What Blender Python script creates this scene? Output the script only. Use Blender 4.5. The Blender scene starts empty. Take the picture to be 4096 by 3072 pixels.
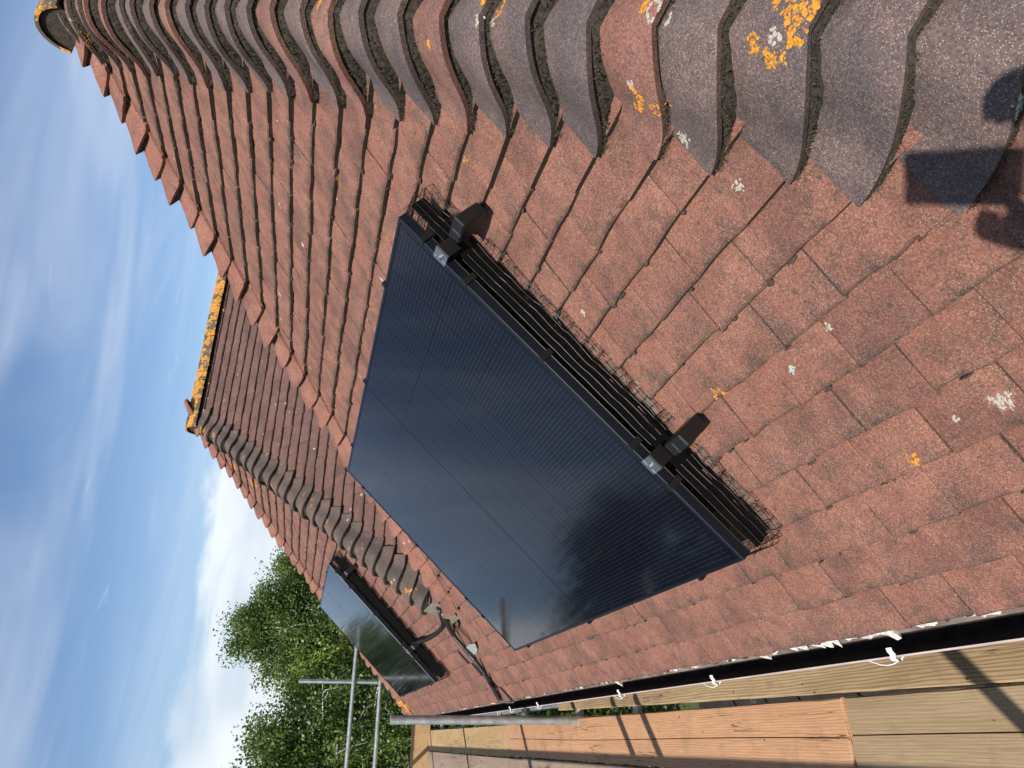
import bpy, math, random
import numpy as np
from mathutils import Vector, Matrix
random.seed(7); rng = np.random.default_rng(7)
sc = bpy.context.scene
COL = sc.collection

# ------------------------------------------------------------------ camera
TH = 0.80447                       # roof pitch
CT, ST = math.cos(TH), math.sin(TH)
CAM = Vector((-0.2251, 0.0, 1.2592))
R0 = Vector((-0.005486, -0.263562, -0.964627))   # picture right
R1 = Vector((-0.897222, 0.427237, -0.111631))    # picture down
R2 = Vector((0.441546, 0.864872, -0.238818))     # view direction
FPX = 2883.16
cd = bpy.data.cameras.new('camera'); cam = bpy.data.objects.new('camera', cd); COL.objects.link(cam)
cd.sensor_fit = 'HORIZONTAL'; cd.sensor_width = 36; cd.lens = FPX/4096*36
cd.clip_start = 0.01; cd.clip_end = 3000
M = Matrix.Identity(4)
for i in range(3):
    M[i][0] = R0[i]; M[i][1] = -R1[i]; M[i][2] = -R2[i]; M[i][3] = CAM[i]
cam.matrix_world = M
sc.camera = cam
def ray(px, py):                   # direction through a point of the 4096x3072 picture
    return (R0*((px-2048)/FPX) + R1*((py-1536)/FPX) + R2).normalized()

# ------------------------------------------------------------------ world, sun
SUN_EL, SUN_AZ = math.radians(40), math.radians(42)     # azimuth of travel from +X towards +Y
sd = Vector((math.cos(SUN_AZ)*math.cos(SUN_EL), math.sin(SUN_AZ)*math.cos(SUN_EL), -math.sin(SUN_EL)))
sl = bpy.data.lights.new('sun', 'SUN'); sl.energy = 5.0; sl.angle = math.radians(0.53); sl.color = (1.0, 0.95, 0.87)
so = bpy.data.objects.new('sun', sl); COL.objects.link(so); so.location = (-8, -8, 12)
so.rotation_euler = sd.to_track_quat('-Z', 'Y').to_euler()
w = bpy.data.worlds.new('World'); sc.world = w; w.use_nodes = True
nt = w.node_tree; nt.nodes.clear()
def N(nt, t, **kw):
    n = nt.nodes.new(t)
    for k, v in kw.items():
        if k == 'i':
            for kk, vv in v.items(): n.inputs[kk].default_value = vv
        else: setattr(n, k, v)
    return n
def L(nt, a, b): nt.links.new(a, b)
def math_(nt, op, a, b=None, c=None, clamp=False):
    n = nt.nodes.new('ShaderNodeMath'); n.operation = op; n.use_clamp = clamp
    for i, v in enumerate((a, b, c)):
        if v is None: continue
        if isinstance(v, (int, float)): n.inputs[i].default_value = v
        else: nt.links.new(v, n.inputs[i])
    return n.outputs[0]
def mapr(nt, v, a, b, c=0.0, d=1.0, smooth=True):
    n = nt.nodes.new('ShaderNodeMapRange'); n.interpolation_type = 'SMOOTHSTEP' if smooth else 'LINEAR'
    nt.links.new(v, n.inputs['Value'])
    for k, x in zip(('From Min', 'From Max', 'To Min', 'To Max'), (a, b, c, d)):
        if isinstance(x, (int, float)): n.inputs[k].default_value = x
        else: nt.links.new(x, n.inputs[k])
    return n.outputs['Result']
def mix(nt, f, a, b, typ='MIX'):
    n = nt.nodes.new('ShaderNodeMix'); n.data_type = 'RGBA'; n.blend_type = typ
    for s, v in ((n.inputs[0], f), (n.inputs[6], a), (n.inputs[7], b)):
        if isinstance(v, (int, float)): s.default_value = v
        elif isinstance(v, (tuple, list)): s.default_value = (*v[:3], 1)
        else: nt.links.new(v, s)
    return n.outputs[2]
def noise(nt, vec, scale, detail=4, rough=0.55, dist=0.0):
    n = nt.nodes.new('ShaderNodeTexNoise'); n.inputs['Scale'].default_value = scale
    n.inputs['Detail'].default_value = detail; n.inputs['Roughness'].default_value = rough; n.inputs['Distortion'].default_value = dist
    if vec is not None: nt.links.new(vec, n.inputs['Vector'])
    return n.outputs['Fac']
def vscale(nt, vec, s, off=(0, 0, 0)):
    n = nt.nodes.new('ShaderNodeMapping'); n.inputs['Scale'].default_value = s; n.inputs['Location'].default_value = off
    nt.links.new(vec, n.inputs['Vector']); return n.outputs['Vector']

sky = N(nt, 'ShaderNodeTexSky'); sky.sky_type = 'NISHITA'; sky.sun_disc = False
sky.sun_elevation = SUN_EL; sky.sun_rotation = math.atan2(-sd.x, -sd.y)
sky.air_density = 1.0; sky.dust_density = 0.6; sky.ozone_density = 1.2; sky.altitude = 60
tc = N(nt, 'ShaderNodeTexCoord'); vec = tc.outputs['Generated']
sep = N(nt, 'ShaderNodeSeparateXYZ'); L(nt, vec, sep.inputs[0]); zz = sep.outputs['Z']
# high thin cloud, projected on a layer overhead
den = math_(nt, 'MAXIMUM', math_(nt, 'ADD', zz, 0.06), 0.04)
px = math_(nt, 'DIVIDE', sep.outputs['X'], den); py = math_(nt, 'DIVIDE', sep.outputs['Y'], den)
cmb = N(nt, 'ShaderNodeCombineXYZ'); L(nt, px, cmb.inputs[0]); L(nt, py, cmb.inputs[1])
cv = cmb.outputs[0]
ci1 = noise(nt, vscale(nt, cv, (0.55, 0.9, 1), (2.0, 0.7, 0)), 1.0, 4, 0.55, 0.6)
ci2 = noise(nt, vscale(nt, vec, (1.6, 1.6, 15), (7.1, 3.2, 0.4)), 1.0, 3, 0.6, 0.5)
cir = math_(nt, 'ADD', mapr(nt, ci1, 0.36, 0.74, 0.0, 0.40), mapr(nt, ci2, 0.42, 0.72, 0.0, 0.36), clamp=True)
puff = noise(nt, vscale(nt, cv, (2.2, 2.8, 1), (1.3, 5.0, 0)), 1.0, 3, 0.6, 0.4)
cir = math_(nt, 'ADD', cir, mapr(nt, puff, 0.66, 0.78, 0, 0.35), clamp=True)
# low bank of cumulus near the horizon
bn = noise(nt, vscale(nt, vec, (5, 5, 14), (0.3, 0.2, 0)), 1.0, 5, 0.6, 0.3)
bn2 = noise(nt, vscale(nt, vec, (3.2, 3.2, 9), (4.3, 1.2, 2)), 1.0, 3, 0.6)
top = mapr(nt, bn, 0.3, 0.7, 0.105, 0.150, smooth=False)
bank = mapr(nt, zz, math_(nt, 'SUBTRACT', top, 0.010), math_(nt, 'ADD', top, 0.012), 1.0, 0.0)
hole = mapr(nt, bn2, 0.33, 0.52, 0.45, 1.0)
bank = math_(nt, 'MULTIPLY', bank, hole)
skyc = mix(nt, 1.0, sky.outputs[0], (0.92, 1.0, 1.12), 'MULTIPLY')
cloudc = mix(nt, mapr(nt, bn2, 0.35, 0.65), (6.0, 6.8, 7.8), (8.8, 9.2, 9.7))
c1 = mix(nt, cir, skyc, (6.2, 7.0, 8.4))
c2 = mix(nt, math_(nt, 'MULTIPLY', bank, 0.88), c1, cloudc)
bg = N(nt, 'ShaderNodeBackground'); bg.inputs['Strength'].default_value = 0.086
L(nt, c2, bg.inputs['Color'])
w.cycles.sampling_method = 'NONE'
wo = N(nt, 'ShaderNodeOutputWorld'); L(nt, bg.outputs[0], wo.inputs['Surface'])
sc.view_settings.view_transform = 'Standard'; sc.view_settings.look = 'None'
sc.view_settings.exposure = 0.40; sc.view_settings.gamma = 1.0; sc.view_settings.use_curve_mapping = False
sc.cycles.max_bounces = 4; sc.cycles.diffuse_bounces = 2; sc.cycles.glossy_bounces = 3; sc.cycles.transparent_max_bounces = 4

# ------------------------------------------------------------------ helpers
def tag(o, label=None, cat=None, group=None, kind=None):
    if label: o['label'] = label
    if cat: o['category'] = cat
    if group: o['group'] = group
    if kind: o['kind'] = kind
    return o
def empty(name, loc, label=None, cat=None, group=None, rot=None):
    o = bpy.data.objects.new(name, None); COL.objects.link(o); o.empty_display_size = 0.1
    o.matrix_world = (Matrix.Translation(loc) @ (rot.to_4x4() if rot else Matrix.Identity(4)))
    return tag(o, label, cat, group)
def mesh_data(name, V, F, mats, midx=None, smooth=False, sharp=None):
    me = bpy.data.meshes.new(name)
    me.from_pydata([tuple(v) for v in V], [], [tuple(f) for f in F])
    for m in (mats if isinstance(mats, (list, tuple)) else [mats]): me.materials.append(m)
    if midx is not None: me.polygons.foreach_set('material_index', np.asarray(midx, dtype=np.int32))
    if smooth:
        me.polygons.foreach_set('use_smooth', np.ones(len(me.polygons), dtype=bool))
        if sharp: me.set_sharp_from_angle(angle=math.radians(sharp))
    me.update(); return me
def obj(name, me, parent=None, mw=None):
    o = bpy.data.objects.new(name, me); COL.objects.link(o)
    if parent is not None:
        o.parent = parent
        if mw is None and 'worldverts' in parent.keys(): pass
    if mw is not None: o.matrix_basis = mw
    return o
def wmesh(name, V, F, mats, parent=None, base=None, **kw):
    """mesh with world-space vertices; parent empties sit at base (no rotation)"""
    o = obj(name, mesh_data(name, V, F, mats, **kw), parent)
    if base is not None: o.location = -Vector(base)
    return o
class MB:
    def __init__(s): s.V = []; s.F = []; s.I = []
    def add(s, V, F, i=0):
        b = len(s.V); s.V += [tuple(v) for v in V]; s.F += [tuple(x+b for x in f) for f in F]
        s.I += [i]*len(F) if isinstance(i, int) else list(i); return s
    def box(s, lo, hi, i=0, bev=0.0):
        (x0, y0, z0), (x1, y1, z1) = lo, hi
        if bev <= 0:
            V = [(x0,y0,z0),(x1,y0,z0),(x1,y1,z0),(x0,y1,z0),(x0,y0,z1),(x1,y0,z1),(x1,y1,z1),(x0,y1,z1)]
            F = [(0,3,2,1),(4,5,6,7),(0,1,5,4),(1,2,6,5),(2,3,7,6),(3,0,4,7)]
        else:                                     # chamfer on the upper edges and the vertical edges
            b = bev
            def ring(z, k): return [(x0+k,y0+b+0*k,z),(x0+b,y0+k,z),(x1-b,y0+k,z),(x1-k,y0+b,z),(x1-k,y1-b,z),(x1-b,y1-k,z),(x0+b,y1-k,z),(x0+k,y1-b,z)]
            V = ring(z0, 0)+ring(z1-b, 0)+ring(z1, b*0.7)
            F = [tuple(reversed(range(8))), tuple(range(16, 24))]
            for r in (0, 8):
                for k in range(8): F.append((r+k, r+(k+1) % 8, r+8+(k+1) % 8, r+8+k))
        return s.add(V, F, i)
    def tube(s, pts, rad, n=8, i=0, cap=True):
        pts = [Vector(p) for p in pts]; m = len(pts)
        rads = rad if isinstance(rad, (list, tuple, np.ndarray)) else [rad]*m
        V = []; prev = None
        for k, p in enumerate(pts):
            t = (pts[min(k+1, m-1)]-pts[max(k-1, 0)]).normalized()
            if prev is None:
                a = Vector((0, 0, 1)) if abs(t.z) < 0.9 else Vector((1, 0, 0))
                u = t.cross(a).normalized()
            else: u = (prev - t*prev.dot(t)).normalized()
            prev = u; v = t.cross(u)
            for q in range(n):
                an = 2*math.pi*q/n
                V.append(p + (u*math.cos(an)+v*math.sin(an))*rads[k])
        F = []
        for k in range(m-1):
            for q in range(n):
                F.append((k*n+q, k*n+(q+1) % n, (k+1)*n+(q+1) % n, (k+1)*n+q))
        if cap: F += [tuple(reversed(range(n))), tuple(range((m-1)*n, m*n))]
        return s.add(V, F, i)
    def build(s, name, mats, parent=None, base=None, **kw):
        return wmesh(name, s.V, s.F, mats, parent, base, midx=s.I, **kw)
def RP(s, y, h=0.0): return Vector((s*CT-h*ST, y, s*ST+h*CT))     # point on the eaves-side roof plane

# ------------------------------------------------------------------ materials
def newmat(name):
    m = bpy.data.materials.new(name); m.use_nodes = True
    nt = m.node_tree; b = nt.nodes['Principled BSDF']; return m, nt, b
def pos(nt): return nt.nodes.new('ShaderNodeNewGeometry').outputs['Position']
def bump(nt, b, h, strength=0.3, dist=0.002):
    n = nt.nodes.new('ShaderNodeBump'); n.inputs['Strength'].default_value = strength; n.inputs['Distance'].default_value = dist
    L(nt, h, n.inputs['Height']); L(nt, n.outputs[0], b.inputs['Normal'])
def plain(name, col, rough=0.5, metal=0.0, var=0.0, spec=0.5, nscale=30, bmp=0.0):
    m, nt, b = newmat(name)
    b.inputs['Roughness'].default_value = rough; b.inputs['Metallic'].default_value = metal
    b.inputs['Specular IOR Level'].default_value = spec
    if var > 0:
        P = pos(nt); f = noise(nt, P, nscale, 6, 0.65)
        c = mix(nt, mapr(nt, f, 0.3, 0.7), tuple(x*(1-var) for x in col), tuple(min(1, x*(1+var)) for x in col))
        L(nt, c, b.inputs['Base Color'])
        if bmp: bump(nt, b, f, bmp, 0.002)
    else: b.inputs['Base Color'].default_value = (*col, 1)
    return m
def rnd(nt):
    a = nt.nodes.new('ShaderNodeObjectInfo').outputs['Random']
    b = nt.nodes.new('ShaderNodeNewGeometry').outputs['Random Per Island']
    return math_(nt, 'FRACT', math_(nt, 'ADD', math_(nt, 'MULTIPLY', a, 7.31), math_(nt, 'MULTIPLY', b, 3.77)))
def tile_mat(name, cA, cB, cC, dirt=(0.075, 0.058, 0.052), speck=0.5, dark=0.6, lich=(0.5, 0.30), rough=0.88, orange=0.0, patch=(0.30, 0.55)):
    m, nt, b = newmat(name); P = pos(nt); r = rnd(nt)
    b.inputs['Roughness'].default_value = rough; b.inputs['Specular IOR Level'].default_value = 0.35
    c = mix(nt, mapr(nt, r, 0.1, 0.9), cA, cB)
    big = noise(nt, P, 7.0, 3, 0.6)
    c = mix(nt, mapr(nt, big, 0.36, 0.66), c, cC)
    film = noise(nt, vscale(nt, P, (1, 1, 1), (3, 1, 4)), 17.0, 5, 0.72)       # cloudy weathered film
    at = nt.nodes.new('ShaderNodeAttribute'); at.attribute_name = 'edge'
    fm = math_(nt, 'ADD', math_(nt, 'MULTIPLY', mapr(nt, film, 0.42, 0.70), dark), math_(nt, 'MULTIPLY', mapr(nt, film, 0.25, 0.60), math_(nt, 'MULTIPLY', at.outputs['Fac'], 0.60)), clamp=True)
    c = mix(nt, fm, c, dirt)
    mid = noise(nt, P, 210.0, 3, 0.8)
    c = mix(nt, mapr(nt, mid, 0.34, 0.66, 0, 1, smooth=False), mix(nt, 1.0, c, (0.54, 0.51, 0.51), 'MULTIPLY'), mix(nt, 1.0, c, (1.34, 1.30, 1.26), 'MULTIPLY'))
    vo = nt.nodes.new('ShaderNodeTexVoronoi'); vo.inputs['Scale'].default_value = 500; L(nt, P, vo.inputs['Vector'])   # exposed sand grains
    vs = nt.nodes.new('ShaderNodeSeparateColor'); L(nt, vo.outputs['Color'], vs.inputs[0])
    grain = math_(nt, 'MULTIPLY', mapr(nt, vs.outputs[0], 0.70, 0.80), mapr(nt, vo.outputs['Distance'], 0.20, 0.55, 1.0, 0.0))
    c = mix(nt, math_(nt, 'MULTIPLY', grain, mapr(nt, big, 0.3, 0.7, speck*0.45, speck)), c, (0.66, 0.50, 0.42))
    dg = math_(nt, 'MULTIPLY', mapr(nt, vs.outputs[1], 0.72, 0.82), mapr(nt, vo.outputs['Distance'], 0.2, 0.6, 1.0, 0.0))
    c = mix(nt, math_(nt, 'MULTIPLY', dg, 0.6), c, (0.05, 0.035, 0.035))
    # dark algae spots
    v2 = nt.nodes.new('ShaderNodeTexVoronoi'); v2.inputs['Scale'].default_value = 27
    wob = nt.nodes.new('ShaderNodeVectorMath'); wob.operation = 'MULTIPLY_ADD'
    nn = nt.nodes.new('ShaderNodeTexNoise'); nn.inputs['Scale'].default_value = 60; L(nt, P, nn.inputs['Vector'])
    L(nt, nn.outputs['Color'], wob.inputs[0]); wob.inputs[1].default_value = (0.012, 0.012, 0.012); L(nt, P, wob.inputs[2])
    L(nt, wob.outputs[0], v2.inputs['Vector'])
    s2 = nt.nodes.new('ShaderNodeSeparateColor'); L(nt, v2.outputs['Color'], s2.inputs[0])
    rad = math_(nt, 'MULTIPLY_ADD', s2.outputs[1], 0.15, 0.04)
    sp = math_(nt, 'MULTIPLY', mapr(nt, s2.outputs[0], 0.48, 0.52), mapr(nt, v2.outputs['Distance'], math_(nt, 'MULTIPLY', rad, 0.6), rad, 1.0, 0.0))
    c = mix(nt, math_(nt, 'MULTIPLY', sp, 0.72), c, (0.05, 0.045, 0.045))
    # white crust lichen blotches, broken up
    v3 = nt.nodes.new('ShaderNodeTexVoronoi'); v3.inputs['Scale'].default_value = 11
    wob2 = nt.nodes.new('ShaderNodeVectorMath'); wob2.operation = 'MULTIPLY_ADD'
    L(nt, nn.outputs['Color'], wob2.inputs[0]); wob2.inputs[1].default_value = (0.03, 0.03, 0.03); L(nt, P, wob2.inputs[2])
    L(nt, wob2.outputs[0], v3.inputs['Vector'])
    s3 = nt.nodes.new('ShaderNodeSeparateColor'); L(nt, v3.outputs['Color'], s3.inputs[0])
    rd3 = math_(nt, 'MULTIPLY_ADD', s3.outputs[2], 0.12, 0.03)
    wl = math_(nt, 'MULTIPLY', mapr(nt, s3.outputs[0], 1-lich[1], 1-lich[1]+0.02), mapr(nt, v3.outputs['Distance'], math_(nt, 'MULTIPLY', rd3, 0.5), rd3, 1.0, 0.0))
    wl = math_(nt, 'MULTIPLY', wl, mapr(nt, noise(nt, P, 190, 2, 0.6), 0.47, 0.55))
    c = mix(nt, math_(nt, 'MULTIPLY', wl, lich[0]), c, (0.66, 0.62, 0.56))
    if orange > 0:
        o1 = noise(nt, P, 14, 5, 0.6); o2 = noise(nt, P, 120, 3, 0.6)
        om = math_(nt, 'MULTIPLY', mapr(nt, o1, 0.66-orange, 0.70-orange), mapr(nt, o2, 0.42, 0.50))
        c = mix(nt, om, c, (0.62, 0.27, 0.025))
    L(nt, c, b.inputs['Base Color'])
    bump(nt, b, mid, 0.5, 0.0018)
    return m
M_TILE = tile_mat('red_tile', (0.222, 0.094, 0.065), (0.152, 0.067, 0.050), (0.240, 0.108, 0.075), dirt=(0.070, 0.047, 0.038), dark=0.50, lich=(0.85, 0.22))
M_TILE2 = tile_mat('dark_tile', (0.150, 0.070, 0.058), (0.100, 0.050, 0.045), (0.165, 0.078, 0.062), dark=0.5, lich=(1.0, 0.85), speck=0.5, orange=0.0)
M_BON_G = tile_mat('grey_hip_tile', (0.110, 0.086, 0.083), (0.083, 0.068, 0.070), (0.138, 0.096, 0.087), dirt=(0.046, 0.039, 0.040), speck=0.55, dark=0.45, lich=(0.6, 0.25))
M_BON_R = tile_mat('red_hip_tile', (0.205, 0.092, 0.070), (0.160, 0.075, 0.060), (0.225, 0.112, 0.085), speck=0.5, dark=0.6, lich=(0.7, 0.3))
M_BON_D = tile_mat('mossy_hip_tile', (0.105, 0.080, 0.070), (0.085, 0.068, 0.062), (0.125, 0.085, 0.075), dirt=(0.055, 0.05, 0.04), speck=0.45, dark=0.6, lich=(0.9, 0.45), orange=0.03)
M_RIDGE = tile_mat('lichen_ridge_tile', (0.105, 0.085, 0.07), (0.085, 0.07, 0.06), (0.12, 0.10, 0.085), dirt=(0.05, 0.05, 0.035), speck=0.3, dark=0.7, lich=(0.8, 0.4), orange=0.12)
M_RIDGE2 = tile_mat('orange_ridge_tile', (0.105, 0.085, 0.07), (0.085, 0.07, 0.06), (0.12, 0.10, 0.085), dirt=(0.05, 0.05, 0.035), speck=0.3, dark=0.7, lich=(0.9, 0.5), orange=0.19)
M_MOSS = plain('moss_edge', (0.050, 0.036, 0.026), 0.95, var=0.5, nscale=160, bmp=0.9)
M_MORTAR = plain('old_mortar', (0.032, 0.025, 0.018), 0.97, var=0.75, nscale=110, bmp=1.0)
M_CEMENT = plain('pale_mortar', (0.13, 0.115, 0.09), 0.95, var=0.35, nscale=60, bmp=1.0)
M_DECK = plain('roofing_felt', (0.012, 0.010, 0.010), 0.95)
M_LEAD = plain('lead', (0.23, 0.25, 0.25), 0.55, var=0.25, nscale=25, bmp=0.2)
M_BLADE = plain('moss_blades', (0.050, 0.042, 0.022), 0.95, var=0.5, nscale=50)
M_ORANGE = plain('orange_lichen', (0.48, 0.20, 0.015), 0.9, var=0.4, nscale=180, bmp=0.5)
M_WHITEL = plain('white_lichen', (0.34, 0.31, 0.26), 0.9, var=0.15, nscale=180, bmp=0.5)
M_GREENL = plain('grey_green_lichen', (0.30, 0.36, 0.33), 0.9, var=0.2, nscale=180)

# ------------------------------------------------------------------ roof layout
G = 0.0985; K = CT                              # tile gauge; hip line slope on the plane
SK = [k*0.1045 for k in range(8)] + [0.7315+(k)*G for k in range(1, 40)]
YN1, YF1, YN2 = -0.086, 4.570, 4.015            # hip crest lines  y = YN + K s  /  y = YF - K s
SA1 = (YF1-YN1)/(2*K)
SA2 = 3.30; YF2 = YN2 + 2*K*SA2
SV = (YF1-YN2)/(2*K); YV = YN2+K*SV
def slot_y(s): return float(np.interp(s, [0, .15, .25, .33, .42, .52, .62], [4.74, 4.63, 4.60, 4.57, 4.52, 4.42, 4.34]))
TW, TL, TT = 0.1652, 0.215, 0.0165

house = empty('house', (1.5, 4.3, -5.3), 'hipped house with steep weathered red tiled roof in two wings', 'house')
HB = Vector((1.5, 4.3, -5.3))

def clip(poly, a, b, c):                        # keep a*s+b*q+c >= 0
    out = []
    for i in range(len(poly)):
        p, q = poly[i], poly[(i+1) % len(poly)]
        fp = a*p[0]+b*p[1]+c; fq = a*q[0]+b*q[1]+c
        if fp >= 0: out.append(p)
        if (fp >= 0) != (fq >= 0):
            t = fp/(fp-fq); out.append((p[0]+(q[0]-p[0])*t, p[1]+(q[1]-p[1])*t))
    return out
def tile_variant(seed, wdt=TW):
    r = random.Random(seed); qs = [0.0, 0.003, wdt*0.35, wdt*0.68, wdt-0.005, wdt-0.0022]
    rows = [(0.0, -TT), (0.0, -0.004), (0.004, 0.0), (0.016, 0.0), (0.10, 0.0), (TL, 0.0)]
    ej = [r.uniform(-0.0032, 0.0032) for _ in qs]; cam_ = r.uniform(0.0005, 0.0022)
    V = []; F = []; I = []
    for ri, (s, h) in enumerate(rows):
        for qi, q in enumerate(qs):
            u = q/wdt*2-1
            edge = 0.0025 if qi in (0, len(qs)-1) and ri >= 1 else 0.0
            ss = s + (ej[qi] if ri < 3 else 0) + (0.004 if qi in (0, len(qs)-1) and ri < 3 else 0)
            V.append((ss, q, h - edge + cam_*(1-u*u) + r.uniform(-0.0006, 0.0006)))
    nq = len(qs)
    for ri in range(len(rows)-1):
        for qi in range(nq-1):
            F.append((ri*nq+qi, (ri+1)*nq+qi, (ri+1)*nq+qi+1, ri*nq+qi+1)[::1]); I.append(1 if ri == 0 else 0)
    b = len(V)                                  # side skirts
    for ri in range(1, len(rows)):
        for q, qi in ((qs[0], 0), (qs[-1], nq-1)): V.append((rows[ri][0], q, -TT))
    for ri in range(1, len(rows)-1):
        a0, a1 = b+(ri-1)*2, b+ri*2
        F.append((ri*nq, a0, a1, (ri+1)*nq)); I.append(0)
        F.append((ri*nq+nq-1, (ri+1)*nq+nq-1, a1+1, a0+1)); I.append(0)
    F = [tuple(reversed(f)) if k < (len(rows)-1)*(nq-1) else f for k, f in enumerate(F)]
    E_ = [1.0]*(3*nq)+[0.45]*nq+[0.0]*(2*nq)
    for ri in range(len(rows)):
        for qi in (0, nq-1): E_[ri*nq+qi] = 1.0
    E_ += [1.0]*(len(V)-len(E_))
    return np.array(V), F, I, E_
VARS = [tile_variant(100+k) for k in range(8)]
def slab(poly):                                  # clipped tile
    n = len(poly); A = sum(poly[i][0]*poly[(i+1) % n][1]-poly[(i+1) % n][0]*poly[i][1] for i in range(n))
    if A < 0: poly = poly[::-1]; A = -A
    if A < 0.0016: return None
    V = [(s, q, 0.0) for s, q in poly]+[(s, q, -TT) for s, q in poly]
    F = [tuple(range(n)), tuple(reversed(range(n, 2*n)))]; I = [0, 0]
    smin = min(p[0] for p in poly)
    for i in range(n):
        j = (i+1) % n; F.append((i, i+n, j+n, j))
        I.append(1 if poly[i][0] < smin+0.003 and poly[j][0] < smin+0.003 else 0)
    return np.array(V), F, I, [0.35]*len(V)
TILT = 0.168
def tile_matrix(O, u, c, n, s, q, r, extra=0.0):
    """tile local x up the slope, y along the course, z out of the roof"""
    an = r.uniform(-0.014, 0.014)
    uu = (u*math.cos(TILT+r.uniform(-0.006, 0.006)) - n*math.sin(TILT)).normalized()
    nn = (n*math.cos(TILT)+u*math.sin(TILT)).normalized()
    u2 = (uu*math.cos(an)+c*math.sin(an)).normalized(); c2 = nn.cross(u2)
    p = O+u*(s+r.uniform(-0.003, 0.003))+c*(q+r.uniform(-0.0008, 0.0008))+n*(0.0265+r.uniform(-0.001, 0.0032)+extra)
    m = Matrix.Identity(4)
    for i in range(3): m[i][0] = u2[i]; m[i][1] = c2[i]; m[i][2] = nn[i]; m[i][3] = p[i]
    return m
def project(P):
    d = Vector(P)-CAM; z = d.dot(R2)
    if z < 0.05: return None
    return 2048+FPX*d.dot(R0)/z, 1536+FPX*d.dot(R1)/z, z
PAN1 = (0.3305, 1.4155); PAN2 = (0.3305, 5.40); PW, PL, PH = 1.134, 1.903, 0.1415
TILES = []                                       # (face, mat, matrix, variant or mesh, score)
def score(mw, face):
    c = mw @ Vector((0.05, TW/2, 0)); p = project(c)
    if not p or not (-60 < p[0] < 4156 and -60 < p[1] < 3132): return 0
    if face == 'front':
        s = c.x*CT+c.z*ST; y = c.y
        for (ps, py) in (PAN1, PAN2):
            if ps-0.02 < s < ps+PW-0.1 and py+0.12 < y < py+PL+0.02: return 0
    n = Vector((mw[0][2], mw[1][2], mw[2][2])); v = (CAM-c).normalized()
    return max(0, n.dot(v))/p[2]**2
def lay(face, O, u, c, n, q0, q1, courses, clips, mat, slot=False):
    rr = random.Random(hash(face) % 1000 if False else sum(map(ord, face)))
    for ci, s in enumerate(courses):
        off = (ci % 2)*TW/2 + rr.uniform(-0.012, 0.012)
        k = math.floor((q0-off)/TW)
        while off+k*TW < q1:
            q = off+k*TW; k += 1
            rects = [(s, q, s+TL, q+TW-0.0012)]
            if slot and s < 0.60:
                ys = slot_y(s+0.05)
                if q < ys < q+TW: rects = [(s, q, s+TL, ys-0.013), (s, ys+0.013, s+TL, q+TW-0.0012)]
                elif q <= ys+0.013 < q+0.02: rects = [(s, ys+0.013, s+TL, q+TW-0.0012)]
            for (a0, b0, a1, b1) in rects:
                if b1-b0 < 0.012: continue
                poly = [(a0, b0), (a1, b0), (a1, b1), (a0, b1)]; P0 = poly
                for f in clips(s, (b0+b1)/2):
                    poly = clip(poly, *f)
                    if len(poly) < 3: break
                if len(poly) < 3: continue
                mw = tile_matrix(O, u, c, n, s, q, rr)
                if poly == P0 and len(rects) == 1 and abs((b1-b0)-(TW-0.0012)) < 1e-4:
                    TILES.append((face, mat, mw, rr.randrange(len(VARS)), score(mw, face)))
                else:
                    sl_ = slab([(a-s, b-q) for a, b in poly])
                    if sl_: TILES.append((face, mat, mw, sl_, score(mw, face)*0.6))
def clip_front(s, qm):
    f = [(-K, 1.0, -YN1-0.10), (-K, -1.0, YF2)]
    if s > SV-0.085:
        if qm < YV: f.append((-K, -1.0, YF1))
        else: f.append((-K, 1.0, -YN2))
    return f
lay('front', Vector((0, 0, 0)), Vector((CT, 0, ST)), Vector((0, 1, 0)), Vector((-ST, 0, CT)), -0.1, 8.7, [s for s in SK if s < SA1-0.05], clip_front, M_TILE, slot=True)
# slopes facing the camera side (-Y): q runs along -X
def clip_s(hy, lo):                              # plane coords: s up, q=-x ; crest x = K s  -> q <= -K s
    return lambda s, qm: [(-K, -1.0, 0.0)]
lay('side2', Vector((0, YN2, 0)), Vector((0, CT, ST)), Vector((-1, 0, 0)), Vector((0, -ST, CT)), -5.2, 0.0, [s for s in SK if SV-0.1 < s < SA2-0.05], clip_s(0, 0), M_TILE2)
lay('side1', Vector((0, YN1, 0)), Vector((0, CT, ST)), Vector((-1, 0, 0)), Vector((0, -ST, CT)), -5.2, 0.0, [s for s in SK if s < SA1-0.05], clip_s(0, 0), M_TILE)

# roof decks
def deck(name, pts, h, n):
    V = [Vector(p)+n*h for p in pts]; V2 = [v-n*0.03 for v in V]; m = len(V)
    F = [tuple(range(m)), tuple(reversed(range(m, 2*m)))]+[(i, i+m, (i+1) % m+m, (i+1) % m) for i in range(m)]
    return wmesh(name, V+V2, F, M_DECK, house, HB)
A1 = RP(SA1, YN1+K*SA1); A2 = RP(SA2, YN2+K*SA2); VV = RP(SV, YV)
X1 = 5.2
slope = deck('roof_slope', [RP(0.02, YN1), A1, VV, A2, RP(0.02, YF2)], -0.022, Vector((-ST, 0, CT)))
VE = Vector((X1, VV.y, VV.z))
side2 = deck('side_slope', [VV, VE, Vector((X1, A2.y, A2.z)), A2], -0.022, Vector((0, -ST, CT)))
side1 = deck('side_slope', [Vector((0, YN1, 0)), Vector((X1, YN1, 0)), Vector((X1, A1.y, A1.z)), A1], -0.022, Vector((0, -ST, CT)))
deck('side_slope', [A1, Vector((X1, A1.y, A1.z)), VE, VV], -0.022, Vector((0, ST, CT)))
deck('side_slope', [A2, Vector((X1, A2.y, A2.z)), Vector((X1, YF2, 0)), Vector((0, YF2, 0))], -0.022, Vector((0, ST, CT)))
FACE = {'front': slope, 'side2': side2, 'side1': side1}
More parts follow.
